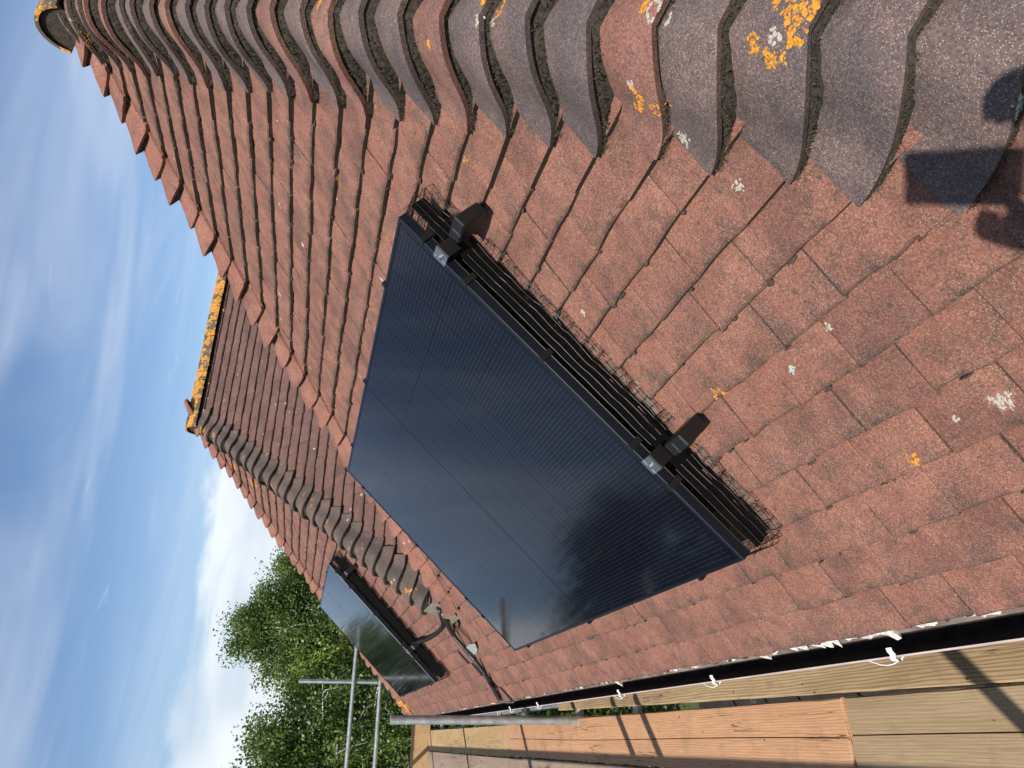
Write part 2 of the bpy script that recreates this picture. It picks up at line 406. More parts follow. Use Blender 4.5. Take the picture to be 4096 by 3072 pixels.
order = sorted(range(len(TILES)), key=lambda i: -TILES[i][4])
single = set(order[:300])
VMESH = {}
def edge_attr(me, E):
    a = me.attributes.new('edge', 'FLOAT', 'POINT'); a.data.foreach_set('value', np.asarray(E, dtype=np.float32))
for i in range(len(TILES)):
    face, mat, mw, v, scr = TILES[i]
    if i not in single: continue
    if isinstance(v, int):
        key = (v, mat.name)
        if key not in VMESH:
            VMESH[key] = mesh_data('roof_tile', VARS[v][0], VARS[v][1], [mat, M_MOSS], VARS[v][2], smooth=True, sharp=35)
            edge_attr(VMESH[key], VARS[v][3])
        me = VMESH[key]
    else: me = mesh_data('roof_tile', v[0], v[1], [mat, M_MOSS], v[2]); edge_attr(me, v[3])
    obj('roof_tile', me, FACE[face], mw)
for face, mat in (('front', M_TILE), ('side2', M_TILE2), ('side1', M_TILE)):
    mb = MB(); EE = []
    for i in range(len(TILES)):
        f, m_, mw, v, scr = TILES[i]
        if f != face or i in single: continue
        Vv, Fv, Iv, Ev = VARS[v] if isinstance(v, int) else v; EE += list(Ev)
        A = np.array(mw); mb.add((Vv @ A[:3, :3].T + A[:3, 3]).tolist(), Fv, list(Iv))
    if mb.V:
        o = obj('roof_tiles', mesh_data('roof_tiles', mb.V, mb.F, [mat, M_MOSS], mb.I, smooth=True, sharp=35), FACE[face])
        edge_attr(o.data, EE); tag(o, kind='stuff')

tf = MB(); rt = random.Random(21)
for i in order[:700]:
    face, mat, mw, v, scr = TILES[i]
    if scr <= 0 or not isinstance(v, int): continue
    for _ in range(rt.choice((0, 0, 1, 1, 2, 3))):
        q = rt.choice((0.002, TW-0.003, rt.uniform(0.01, TW-0.01))); a_, b_, c_ = rt.uniform(0.002, 0.005), rt.uniform(0.004, 0.014), rt.uniform(0.003, 0.007)
        V = []
        for (zz_, rr_) in ((0.9, 0.35), (0.25, 0.95), (-0.5, 0.8)):
            for k in range(6):
                an = k*1.047+rt.uniform(-0.3, 0.3)
                V.append(mw @ Vector((-0.002+math.cos(an)*a_*rr_*rt.uniform(0.7, 1.3), q+math.sin(an)*b_*rr_*rt.uniform(0.7, 1.3), -0.008+zz_*c_)))
        tf.add(V, [(0, 1, 2, 3, 4, 5)]+[(r_*6+k, r_*6+6+k, r_*6+6+(k+1) % 6, r_*6+(k+1) % 6) for r_ in (0, 1) for k in range(6)])
tag(obj('moss', mesh_data('moss', tf.V, tf.F, M_MOSS), slope), kind='stuff')
# ------------------------------------------------------------------ bonnet hip tiles
W0, LB = 0.225, 0.26
n1 = Vector((-ST, 0, CT)); n2 = Vector((0, -ST, CT))
SAD = dict(w=0.25, lift=0.060, rr=0.045, shift=0.070, ex=0.95, fall=0.85, mo=0.22)     # rounded saddle of the near hip
ANG = dict(w=0.135, lift=0.050, rr=0.012, shift=0.0, ex=0.0, fall=1.0, mo=0.0)        # angular hip tile
SEC = dict(w=0.19, lift=0.042, rr=0.022, shift=0.02, ex=1.6, fall=1.1, mo=0.1)
def bon(t, v, s0, q, lf=1.0, wv=1.0, dn=0.0, jit=0.0):
    wd = q['w']*wv*(1-0.72*v); at = min(1.0, abs(t)); l = t*wd; rr_ = q['rr']
    s = s0 + v*LB + q['shift']*(1-at)**1.4
    f = lambda x: (math.sqrt(x*x+rr_*rr_)+x)/2
    g = 0.5+0.5*l/math.sqrt(l*l+2*rr_*rr_)
    n = (n1*g+n2*(1-g)).normalized()
    bp = (0.5+0.5*math.cos(math.pi*at))**q['ex'] if q['ex'] > 0 else max(0.0, 1-at/0.8)
    h = 0.042-0.16*v*LB + q['lift']*lf*max(0.1, 1-q['fall']*v)*bp - dn + jit
    p = Vector((s*CT+f(-l), s*CT+f(l), s*ST))
    return p + n*h
def hip(name, y0, sgn, courses, choose, q, sub=16, moss=90):
    mort = True
    part = MB(); tiles = []; blades = MB()
    rr = random.Random(sum(map(ord, name)))
    T = lambda p: Vector((p.x, y0+sgn*p.y, p.z))
    for ci, s0 in enumerate(courses):
        wv = rr.uniform(0.95, 1.05); lf = rr.uniform(0.80, 1.18); ds = rr.uniform(-0.005, 0.005)-0.010; th = 0.017
        ts = [(-1+2*k/sub) for k in range(sub+1)]; vs = [0, 0.03, 0.2, 0.5, 1.0]
        ph = rr.uniform(0, 6.28)
        V = []; F = []; I = []
        for sf in (0, 1):
            for v in vs:
                for t in ts:
                    dn = sf*th + (0.003 if (v == 0 and not sf) else 0) + (0.004 if abs(t) > 0.99 and not sf else 0)
                    V.append(T(bon(t, v, s0+ds, q, lf, wv, dn, 0.004*math.sin(2.6*t+ph)+0.003*math.sin(6*t+ph*2)+0.0025*math.sin(9*v+4*t+ph*3))))
        nT = sub+1; nV = len(vs); b = nT*nV
        for r_ in range(nV-1):
            for k in range(sub):
                F.append((r_*nT+k, (r_+1)*nT+k, (r_+1)*nT+k+1, r_*nT+k+1)); I.append(0)
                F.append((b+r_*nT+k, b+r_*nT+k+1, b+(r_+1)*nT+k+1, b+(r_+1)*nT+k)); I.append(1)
        for k in range(sub):
            F.append((k, k+1, b+k+1, b+k)); I.append(0)
            e = (nV-1)*nT; F.append((e+k, b+e+k, b+e+k+1, e+k+1)); I.append(0)
        for r_ in range(nV-1):
            F.append((r_*nT, b+r_*nT, b+(r_+1)*nT, (r_+1)*nT)); I.append(0)
            F.append((r_*nT+sub, (r_+1)*nT+sub, b+(r_+1)*nT+sub, b+r_*nT+sub)); I.append(0)
        if sgn > 0: F = [tuple(reversed(f)) for f in F]
        mat = choose(ci, rr)
        tiles.append(mesh_data('hip_tile', V, F, [mat, M_MOSS], I, smooth=True, sharp=38))
        if mort:                                 # mortar packed under the lower lip
            Vm = []; Fm = []
            for k, t in enumerate(ts):
                tt = t*0.97
                e = q['lift']*((0.5+0.5*math.cos(math.pi*abs(tt)))**q['ex'] if q['ex'] > 0 else max(0.0, 1-abs(tt)/0.8))
                a = T(bon(tt, 0.03, s0+ds, q, lf, wv, th*0.8)); z_ = rr.uniform(-0.002, 0.004)
                mo = q['mo']; m1 = 0.015-mo*(0.03+0.05*rr.random()); m2 = 0.01-mo*(0.07+0.10*rr.random())
                b1 = T(bon(tt, m1, s0+ds, q, lf, wv, th*0.8+e*0.14+z_)); b2 = T(bon(tt, m2, s0+ds, q, lf, wv, 0.026+e*0.45+0.02*(1-mo)))
                Vm += [a, b1, b2]
            for k in range(sub):
                for j in (0, 1):
                    f_ = (k*3+j, k*3+j+1, k*3+3+j+1, k*3+3+j); Fm.append(f_ if sgn < 0 else tuple(reversed(f_)))
            part.add(Vm, Fm)
        if moss:
            for _ in range(moss):
                t = rr.uniform(-0.95, 0.98); p = T(bon(t, rr.uniform(-0.10, 0.05)*q['mo'], s0+ds, q, lf, wv, rr.uniform(0.012, 0.020+q['lift']*0.3*(1-abs(t)))))
                d = Vector((rr.uniform(-1, 0.2), -sgn*rr.uniform(-0.2, 1), rr.uniform(-0.5, 0.5))).normalized()
                sd_ = d.cross(Vector((rr.gauss(0, 1), rr.gauss(0, 1), rr.gauss(0, 1)))).normalized()*0.0012
                ln = rr.uniform(0.003, 0.007)
                blades.add([p-sd_, p+sd_, p+d*ln], [(0, 1, 2)])
    po = part.build('hip_mortar', M_MORTAR, house, HB, smooth=True)
    po['label'] = 'mossy mortar bedding under the hip tiles'
    for me in tiles: obj('hip_tile', me, po)
    if moss and blades.V:
        tag(obj('moss', mesh_data('moss', blades.V, blades.F, M_BLADE), po), kind='stuff')
    return po
REDS = {2, 7, 11, 14, 16, 21, 25, 28}
kn = [s for s in SK if s < SA1-0.13]
tip0 = 8
def near_pick(ci, rr): return M_BON_R if ci in (5, 10, 14, 17, 19, 24, 28, 29) else (M_BON_D if ci > 29 else M_BON_G)
hip_near = hip('near', YN1, +1, kn, near_pick, SAD, sub=30, moss=420)
hip('far', YF1, -1, [s for s in SK if 0.60 < s < SA1-0.10], lambda ci, rr: M_TILE, ANG, sub=20, moss=30)
hip('second', YN2, +1, [s for s in SK if 0.68 < s < SA2-0.13], lambda ci, rr: M_BON_D, SEC, sub=18, moss=120)
hip('last', YF2, -1, [s for s in SK if s < SA2-0.10], lambda ci, rr: M_TILE, ANG, sub=14, moss=0)

# ------------------------------------------------------------------ ridges
def ridge(A, x0, x1, mat, label):
    part = MB(); n = 12; rad = 0.112
    prof = [math.radians(-82+164*k/n) for k in range(n+1)]
    zc = A.z-0.035
    part.add([(x, A.y+math.sin(a)*rad*0.93, zc+math.cos(a)*rad*0.93) for x in (x0+0.012, x1) for a in prof], [(k, k+1, n+2+k, n+1+k) for k in range(n)])
    part.add([(x0+0.016, A.y+math.sin(a)*rad*0.97, zc+math.cos(a)*rad*0.97) for a in prof]+[(x0+0.016, A.y, zc-0.05)], [tuple(range(n+2))])
    po = part.build('ridge_mortar', M_MORTAR, house, HB); po['label'] = label
    x = x0; k = 0
    while x < x1:
        xe = x+0.45; mb = MB(); dz = random.uniform(-0.004, 0.004); V = []
        for rdd in (rad, rad-0.014):
            for xx in (x, x+0.01, xe-0.012):
                for a in prof:
                    r2 = rdd*(1.0 if xx != x else 0.985)
                    V.append((xx, A.y+math.sin(a)*r2, zc+dz+math.cos(a)*r2*1.02))
        m = n+1; F = []
        for r_ in range(2):
            for q in range(n):
                F.append((r_*m+q, r_*m+q+1, (r_+1)*m+q+1, (r_+1)*m+q))
        for q in range(n):
            F.append((q+1, q, 3*m+q, 3*m+q+1)); F.append((2*m+q, 2*m+q+1, 5*m+q+1, 5*m+q))
        F.append((0, m, 4*m, 3*m)); F.append((m, 2*m, 5*m, 4*m)); F.append((n, 3*m+n, 4*m+n, m+n)); F.append((m+n, 4*m+n, 5*m+n, 2*m+n))
        obj('ridge_tile', mesh_data('ridge_tile', V, F, mat, smooth=True, sharp=40), po)
        x = xe; k += 1
    return po
ridge(A1, A1.x-0.13, X1-0.2, M_RIDGE, 'mortared ridge of the near wing')
ridge(A2, A2.x-0.10, X1-0.2, M_RIDGE2, 'ridge of the far wing covered in orange lichen')

# ------------------------------------------------------------------ walls, fascia, eaves strip, gutter
M_BRICK, nt_b, bb = newmat('brick_wall')
br = nt_b.nodes.new('ShaderNodeTexBrick'); br.inputs['Scale'].default_value = 4.4
br.inputs['Color1'].default_value = (0.30, 0.12, 0.08, 1); br.inputs['Color2'].default_value = (0.22, 0.09, 0.06, 1); br.inputs['Mortar'].default_value = (0.35, 0.32, 0.28, 1)
cb = N(nt_b, 'ShaderNodeCombineXYZ'); sp_ = N(nt_b, 'ShaderNodeSeparateXYZ'); L(nt_b, pos(nt_b), sp_.inputs[0])
L(nt_b, math_(nt_b, 'ADD', sp_.outputs[0], sp_.outputs[1]), cb.inputs[0]); L(nt_b, sp_.outputs[2], cb.inputs[1]); L(nt_b, cb.outputs[0], br.inputs['Vector'])
L(nt_b, br.outputs[0], bb.inputs['Base Color']); bb.inputs['Roughness'].default_value = 0.9
MB().box((0.36, 0.3, -5.3), (X1, YF2-0.36, -0.22)).build('wall', M_BRICK, house, HB)
M_FASC = plain('brown_fascia', (0.085, 0.055, 0.045), 0.5, var=0.3, nscale=12)
MB().box((0.055, YN1-0.02, -0.20), (0.085, YF2+0.02, -0.03)).build('fascia', M_FASC, house, HB)
MB().box((0.075, YN1-0.02, -0.215), (0.36, YF2+0.02, -0.195)).build('soffit', M_FASC, house, HB)
M_STRIP = plain('weathered_eaves_strip', (0.17, 0.13, 0.115), 0.45, var=0.45, nscale=9)
st = MB()
ys = np.arange(YN1, YF2+0.01, 0.15)
Vs = []; Fs = []
for k, y in enumerate(ys):
    d = 0.0015*math.sin(y*9)
    Vs += [(0.03, y, 0.012), (-0.002, y, -0.006+d), (-0.017, y, -0.034+d), (-0.002, y, -0.05)]
for k in range(len(ys)-1):
    for j in range(3): Fs.append((k*4+j, k*4+j+1, k*4+5+j, k*4+4+j))
st.add(Vs, [tuple(reversed(f)) for f in Fs]); st.build('eaves_strip', M_STRIP, house, HB)
M_FLAKE = plain('crumbling_white_mortar', (0.50, 0.48, 0.43), 0.9, var=0.5, nscale=120, bmp=1.0)
fl = random.Random(3)
flakes = [(1.15, .10, .020), (1.30, .07, .022), (1.43, .05, .06), (1.50, .13, .035), (1.64, .12, .045), (1.74, .08, .03), (1.86, .06, .03), (1.93, .05, .05), (2.1, .12, .018), (2.32, .1, .018), (2.5, .2, .014), (2.75, .1, .016), (3.0, .05, .06), (3.12, .1, .02), (3.42, .07, .025), (3.6, .12, .018), (3.95, .1, .015), (4.3, .12, .02), (5.1, .2, .015), (5.6, .2, .02), (6.1, .3, .018), (6.9, .3, .018)]
for (yc, wd, dp) in flakes:
    n = max(5, int(wd/0.012)); V = []; F = []
    for k in range(n+1):
        y = yc-wd/2+wd*k/n; e = math.sin(math.pi*k/n)**0.5
        d = dp*0.9*(0.25+0.75*fl.random())*e+0.002; tl = fl.uniform(0.35, 0.6)
        o_ = -0.004-fl.uniform(0.001, 0.006)
        for q, th_ in ((0, 0), (0.5, 0), (1, 0)):
            V.append((o_-d*tl*q-fl.uniform(0, .003), y, 0.003-d*q))
        V.append((o_+0.008, y, 0.003-d*0.9))
    for k in range(n):
        for j in range(3): F.append((k*4+j, k*4+4+j, k*4+5+j, k*4+j+1))
    wmesh('mortar_flake', V, F, M_FLAKE, house, HB)
M_GUT = plain('dark_gutter_plastic', (0.030, 0.022, 0.019), 0.33, var=0.5, nscale=24)
M_LIP = plain('bleached_gutter_lip', (0.52, 0.42, 0.40), 0.5, var=0.15, nscale=12)
g0, g1 = YN1-0.35, YF2+0.05
GX, GZ, GR = -0.004, -0.048, 0.059
V = []; F = []; ng = 14
for y in (g0, 0.7, 2.2, 3.9, 5.4, 7, g1):
    for rd in (GR, GR-0.003):
        for k in range(ng+1):
            a = math.pi+math.pi*k/ng; V.append((GX+math.cos(a)*rd, y, GZ+math.sin(a)*rd))
m = 2*(ng+1)
for k in range(6):
    for q in range(ng):
        F.append((k*m+q, k*m+q+1, (k+1)*m+q+1, (k+1)*m+q)); b2 = ng+1
        F.append((k*m+b2+q, (k+1)*m+b2+q, (k+1)*m+b2+q+1, k*m+b2+q+1))
gut = wmesh('gutter', V, F, M_GUT, house, HB, smooth=True)
MB().box((GX-GR-0.0005, g0, GZ-0.004), (GX-GR+0.0032, g1, GZ+0.0012)).build('gutter_lip', M_LIP, gut)
for yb in (4.86, 0.35):
    mb = MB()
    for rd in (GR+0.004, GR-0.007):
        mb.add([(GX+math.cos(math.pi+math.pi*k/ng)*rd, y, GZ+0.002+math.sin(math.pi+math.pi*k/ng)*rd) for y in (yb-0.03, yb+0.03) for k in range(ng+1)], [(q, q+1, ng+2+q, ng+1+q) for q in range(ng)])
    mb.build('gutter_bracket', M_GUT, gut, smooth=True)
# white clips and the thin pale cable on the gutter lip
M_WPL = plain('white_plastic', (0.78, 0.78, 0.78), 0.4)
cab = empty('lighting_cable', (GX-GR, 3.0, GZ), 'thin pale cable held along the gutter lip by white clips', 'cable')
CB = Vector((GX-GR, 3.0, GZ))
cy = [1.46, 2.27, 3.05, 4.21, 4.80, 0.75]
pts = []
for y in np.arange(g0+0.2, 6.2, 0.02):
    d = 0.0
    for c in cy:
        u = (y-c)/0.10
        if -0.2 < u < 1.0: d = max(d, 0.011*math.sin(math.pi*max(0, (u+0.2)/1.2)))
    pts.append((GX-GR+0.003-d*1.5, y, GZ-0.010-d*0.3))
MB().tube(pts, 0.0014, 5).build('cable', M_WPL, cab, CB, smooth=True)
for c in cy:
    pr = [(-0.003, -0.014), (-0.008, -0.011), (-0.008, -0.002), (-0.004, 0.006), (0.006, 0.004), (0.012, 0.010), (0.020, 0.012)]
    V = []; F = []
    for (dx, dz) in pr:
        for yy in (c-0.008, c+0.008):
            V.append((GX-GR+dx, yy, GZ+dz)); V.append((GX-GR+dx, yy, GZ+dz+0.002))
    for k in range(len(pr)-1):
        b_ = k*4
        F += [(b_, b_+2, b_+6, b_+4), (b_+1, b_+5, b_+7, b_+3), (b_, b_+4, b_+5, b_+1), (b_+2, b_+3, b_+7, b_+6)]
    F += [(0, 1, 3, 2), (len(V)-4, len(V)-2, len(V)-1, len(V)-3)]
    wmesh('clip', V, F, M_WPL, cab, CB)

# cement mouth of the valley, lead flap
mb = MB(); rc = random.Random(5); V = []; F = []
nx, ny = 9, 9
for i in range(nx):
    for j in range(ny):
        u = i/(nx-1); v = j/(ny-1)*2-1
        s = 0.575+0.17*u; half = 0.10+K*0.13*u
        y = 4.275+v*half; hgt = 0.030+0.040*u-0.02*(v*v)*(1-u)+rc.uniform(-0.006, 0.006)
        V.append(RP(s, y, hgt-0.02*(1-abs(v))*(u > 0.3)))
for i in range(nx-1):
    for j in range(ny-1): F.append((i*ny+j, (i+1)*ny+j, (i+1)*ny+j+1, i*ny+j+1))
wmesh('valley_mortar', V, F, M_CEMENT, house, HB, smooth=True)
ldp = [(0.415, 4.42, .030), (0.425, 4.30, .034), (0.412, 4.20, .030), (0.372, 4.27, .026), (0.352, 4.36, .026), (0.356, 4.47, .024), (0.40, 4.50, .024)]
V = [RP(s, y+0.03, h+.004) for s, y, h in ldp]+[RP(s, y+0.03, h+.0005) for s, y, h in ldp]; m = len(ldp)
wmesh('lead_flashing', V, [tuple(reversed(range(m))), tuple(range(m, 2*m))]+[(i, (i+1) % m, (i+1) % m+m, i+m) for i in range(m)], M_LEAD, house, HB)
V = []; F = []
ss = np.linspace(0.0, 0.60, 13)
for s in ss: V += [RP(s, slot_y(s)-0.045, -0.006), RP(s, slot_y(s)+0.045, -0.006)]
for k in range(12): F.append((2*k, 2*k+1, 2*k+3, 2*k+2))
wmesh('lead_lining', V, [tuple(reversed(f)) for f in F], plain('dark_lead', (0.05, 0.05, 0.05), 0.6), house, HB)

# ------------------------------------------------------------------ solar panels
def cell_material():
    m, nt, b = newmat('solar_cell')
    tcn = N(nt, 'ShaderNodeTexCoord'); sx = N(nt, 'ShaderNodeSeparateXYZ'); L(nt, tcn.outputs['Object'], sx.inputs[0])
    pitch = 0.182/16
    fr = math_(nt, 'FRACT', math_(nt, 'DIVIDE', math_(nt, 'ADD', sx.outputs[0], 0.091), pitch))
    d = math_(nt, 'ABSOLUTE', math_(nt, 'SUBTRACT', fr, 0.5))
    ln = mapr(nt, d, 0.022, 0.030, 1.0, 0.0, smooth=False)
    dash = math_(nt, 'ABSOLUTE', math_(nt, 'SUBTRACT', math_(nt, 'FRACT', math_(nt, 'DIVIDE', math_(nt, 'ADD', sx.outputs[1], 0.0455), 0.0304)), 0.5))
    dot = math_(nt, 'MULTIPLY', mapr(nt, d, 0.05, 0.06, 1.0, 0.0, smooth=False), mapr(nt, dash, 0.02, 0.03, 1.0, 0.0, smooth=False))
    c = mix(nt, math_(nt, 'MULTIPLY', ln, 0.8), (0.0036, 0.0045, 0.0085), (0.034, 0.036, 0.043))
    c = mix(nt, dot, c, (0.07, 0.072, 0.08))
    L(nt, c, b.inputs['Base Color']); b.inputs['Roughness'].default_value = 0.10; b.inputs['IOR'].default_value = 1.35
    dirt = noise(nt, pos(nt), 5, 5, 0.6); L(nt, mapr(nt, dirt, 0.3, 0.7, 0.05, 0.10), b.inputs['Roughness'])
    return m
M_CELL = cell_material()
M_LAM = plain('laminate_black', (0.004, 0.005, 0.008), 0.075); M_LAM.node_tree.nodes['Principled BSDF'].inputs['IOR'].default_value = 1.35
M_FRAME = plain('black_anodised_frame', (0.005, 0.007, 0.012), 0.34, spec=0.25)
M_BLACK = plain('black_plastic', (0.0075, 0.0075, 0.008), 0.45, spec=0.35)
M_WIRE = plain('black_coated_wire', (0.003, 0.003, 0.003), 0.36, spec=0.16)
M_HEM = plain('matt_black_hem', (0.003, 0.003, 0.003), 0.7, spec=0.1)
M_ALU = plain('brushed_aluminium', (0.40, 0.41, 0.42), 0.42, metal=1.0)
M_PRINT = plain('grey_print', (0.10, 0.10, 0.105), 0.4)
RROT = Matrix(((CT, 0, -ST), (0, 1, 0), (ST, 0, CT)))
def text_mesh(body, size):
    cu = bpy.data.curves.new('t', 'FONT'); cu.body = body; cu.size = size; cu.align_x = 'LEFT'; cu.align_y = 'CENTER'
    cu.extrude = 0.00015
    to = bpy.data.objects.new('t', cu); COL.objects.link(to)
    dg = bpy.context.evaluated_depsgraph_get(); dg.update()
    me = bpy.data.meshes.new_from_object(to.evaluated_get(dg)); bpy.data.objects.remove(to)
    return me
def make_panel(sp, yp, label):
    root = empty('solar_panel', RP(sp, yp, 0.02), label, 'solar panel', 'black solar panels on the roof', RROT)
    z0 = PH-0.02; th = 0.030                      # local z of the top face
    lam = MB().box((0.008, 0.008, z0-0.008), (PW-0.008, PL-0.008, z0-0.0016)).build('laminate', M_LAM, root)
    cw, ch = 0.182, 0.0910; gx = 0.0015
    x0 = (PW-6*cw-5*gx)/2; ym = PL/2
    cc = 0.003
    Vc = [(-cw/2+cc, -ch/2, 0), (cw/2-cc, -ch/2, 0), (cw/2, -ch/2+cc, 0), (cw/2, ch/2, 0), (-cw/2, ch/2, 0), (-cw/2, -ch/2+cc, 0)]
    me = mesh_data('solar_cell', Vc+[(x, y, -0.0008) for x, y, z in Vc], [tuple(range(6)), tuple(reversed(range(6, 12)))]+[(i, i+6, (i+1) % 6+6, (i+1) % 6) for i in range(6)], M_CELL)
    for i in range(6):
        for j in range(20):
            k = j-10
            y = ym + (k*(ch+0.0014)+ch/2+0.005 if k >= 0 else (k+1)*(ch+0.0014)-ch/2-0.005)
            obj('solar_cell', me, lam, Matrix.Translation((x0+cw/2+i*(cw+gx), y, z0-0.0009)))
    fr = MB(); b = 0.010                          # frame ring: outer wall, lip, chamfer
    rings = [(0.0, z0-th), (0.0, z0-0.002), (0.0015, z0), (b, z0), (b, z0-0.003)]
    Vf = []
    for d, z in rings: Vf += [(d, d, z), (PW-d, d, z), (PW-d, PL-d, z), (d, PL-d, z)]
    Ff = []
    for r_ in range(len(rings)-1):
        for k in range(4): Ff.append((r_*4+k, r_*4+(k+1) % 4, r_*4+4+(k+1) % 4, r_*4+4+k))
    fr.add(Vf, Ff); fr.add([(b+.02, b+.02, z0-th), (PW-b-.02, b+.02, z0-th), (PW-b-.02, PL-b-.02, z0-th), (b+.02, PL-b-.02, z0-th)], [(3, 2, 1, 0)])
    fr.build('frame', M_FRAME, root)
    # groove line on the frame side
    rails = (0.290, 0.985)
    for rx in rails:
        rl = MB().box((rx-0.019, -0.010, z0-th-0.040), (rx+0.019, PL+0.045, z0-th-0.0015)).build('mounting_rail', M_BLACK, root)
        # end cover with print
        bx = MB().box((rx-0.021, -0.130, z0-0.100), (rx+0.015, -0.062, z0-0.024), bev=0.004).build('rail_end_cover', M_BLACK, root)
        tm = text_mesh('Fastensol', 0.0085); tm.materials.append(M_PRINT)
        to = obj('printed_name', tm, bx, Matrix.Translation((rx-0.013, -0.093, z0-0.0238)) @ Matrix.Rotation(math.radians(0), 4, 'Z') @ Matrix.Diagonal((0.62, 1.25, 1, 1)))
        zl = MB(); zz_ = z0-0.0237; lx, ly = rx-0.0175, -0.093
        for (a, c_) in (((-.0022, .003), (.0022, .003)), ((.0022, .003), (-.0022, -.003)), ((-.0022, -.003), (.0022, -.003))):
            dx, dy = c_[0]-a[0], c_[1]-a[1]; q = math.hypot(dx, dy); ox, oy = -dy/q*.0004, dx/q*.0004
            zl.add([(lx+a[0]-ox, ly+a[1]-oy, zz_), (lx+c_[0]-ox, ly+c_[1]-oy, zz_), (lx+c_[0]+ox, ly+c_[1]+oy, zz_), (lx+a[0]+ox, ly+a[1]+oy, zz_)], [(0, 1, 2, 3)])
        zl.build('printed_emblem', M_PRINT, bx)
        # end clamp and bolt
        cl = MB(); cl.box((rx-0.020, -0.030, z0-0.004), (rx+0.020, -0.0012, z0+0.0015)); MB().box((rx-0.020, -0.0295, z0-0.045), (rx+0.020, -0.0255, z0-0.0045)).build('clamp_foot', M_BLACK, root)
        cl.box((rx-0.020, -0.002, z0+0.0008), (rx+0.020, 0.008, z0+0.0025))
        co = cl.build('end_clamp', M_ALU, root)
        MB().tube([(rx, -0.010, z0+0.0016), (rx, -0.010, z0+0.010)], 0.0065, 12).build('bolt', M_ALU, co)
        cl = MB(); cl.box((rx-0.020, PL+0.0012, z0-0.04), (rx+0.020, PL+0.024, z0+0.002)); cl.build('end_clamp', M_ALU, root)
        for q in (0.30, 0.95, 1.6):
            MB().box((rx-0.016, q, -0.01), (rx+0.014, q+0.05, z0-th-0.039)).build('roof_hook', M_ALU, root)
    # cable boxes behind the guard
    # mesh guard, belly profile, along the near edge with returns at both corners
    prof = [(-0.001, z0-0.027), (-0.008, z0-0.040), (-0.017, z0-0.054), (-0.026, z0-0.068), (-0.034, z0-0.081), (-0.039, z0-0.093), (-0.040, z0-0.103), (-0.035, z0-0.111), (-0.026, z0-0.1155), (-0.015, z0-0.117), (-0.003, z0-0.1165), (0.009, z0-0.117)]
    def nprof(x, k):
        y, z = prof[k]; wob = 0.0035*math.sin(x*21+k*0.7)+0.002*math.sin(x*53+k)
        f = k/(len(prof)-1)
        saw = 0.010*(((x+sp) / G) % 1.0-0.5)*f
        return y+wob*f*1.6, z+wob*0.4*f-saw
    gd = MB()
    xs = np.linspace(-0.012, PW+0.012, 60)
    box_x = [(rx-0.028, rx+0.022) for rx in rails]
    for k in range(len(prof)):
        run = []
        for x in xs:
            cut = any(a < x < b_ for a, b_ in box_x) and 1 <= k <= 7
            if cut:
                if len(run) > 1: gd.tube(run, 0.00072, 4, cap=False)
                run = []
            else:
                y, z = nprof(x, k); run.append((x, y, z))
        if len(run) > 1: gd.tube(run, 0.00072, 4, cap=False)
    for x in np.arange(-0.01, PW+0.012, 0.0245):
        if any(a < x < b_ for a, b_ in box_x): continue
        gd.tube([(x+0.002*math.sin(k*1.3+x*40), *nprof(x, k)) for k in range(len(prof))], 0.00072, 4, cap=False)
    for xe, sg in ((PW, 1), (0.0, -1)):           # returns along upper and lower edges
        for k in range(len(prof)):
            y0_, z_ = prof[k]
            gd.tube([(xe+sg*(-y0_)*0.9, yy, z_) for yy in np.linspace(-0.005, PL, 16)], 0.00072, 4, cap=False)
        for yy in list(np.arange(0.0, 0.16, 0.0245))+list(np.arange(0.2, PL, 0.05)):
            gd.tube([(xe+sg*(-y_)*0.9, yy, z_) for y_, z_ in prof], 0.00072, 4, cap=False)
    tag(gd.build('bird_mesh', M_WIRE, root), kind=None)
    MB().box((-0.004, -0.011, z0-0.088), (PW+0.004, -0.004, z0-0.046)).build('guard_hem', M_HEM, root)
    # mesh clips hooked over the frame
    def clipm(x, y, ax):
        if ax == 'y': lo, hi = (x-0.008, y-0.004, z0-0.034), (x+0.008, y+0.010, z0+0.0028)
        else: lo, hi = (x-0.005, y-0.008, z0-0.034), (x+0.007, y+0.008, z0+0.0028)
        MB().box(lo, hi).build('mesh_clip', M_BLACK, root)
    for x in (0.225, 0.350, 0.640, 0.90, 1.05): clipm(x, -0.003, 'y')
    for y in (0.20, 0.97, 1.70): clipm(-0.002, y, 'x')
    for y in (0.30, 0.93, 1.57): clipm(PW, y, 'x')
    for x in (0.21, 0.32, 0.65, 1.02): clipm(x, PL-0.004, 'y')
    return root
def copy_tree(o, parent=None):
    c = o.copy(); COL.objects.link(c)
    if parent is not None: c.parent = parent
    for ch in list(o.children): copy_tree(ch, c)
    return c
p1 = make_panel(*PAN1, 'large near black solar panel on the red tiles reflecting dark trees')
p2 = copy_tree(p1)
p2.matrix_world = Matrix.Translation(RP(PAN2[0], PAN2[1], 0.02)) @ RROT.to_4x4()
p2['label'] = 'farther solar panel reflecting pale sky, in front of the scaffold rails'

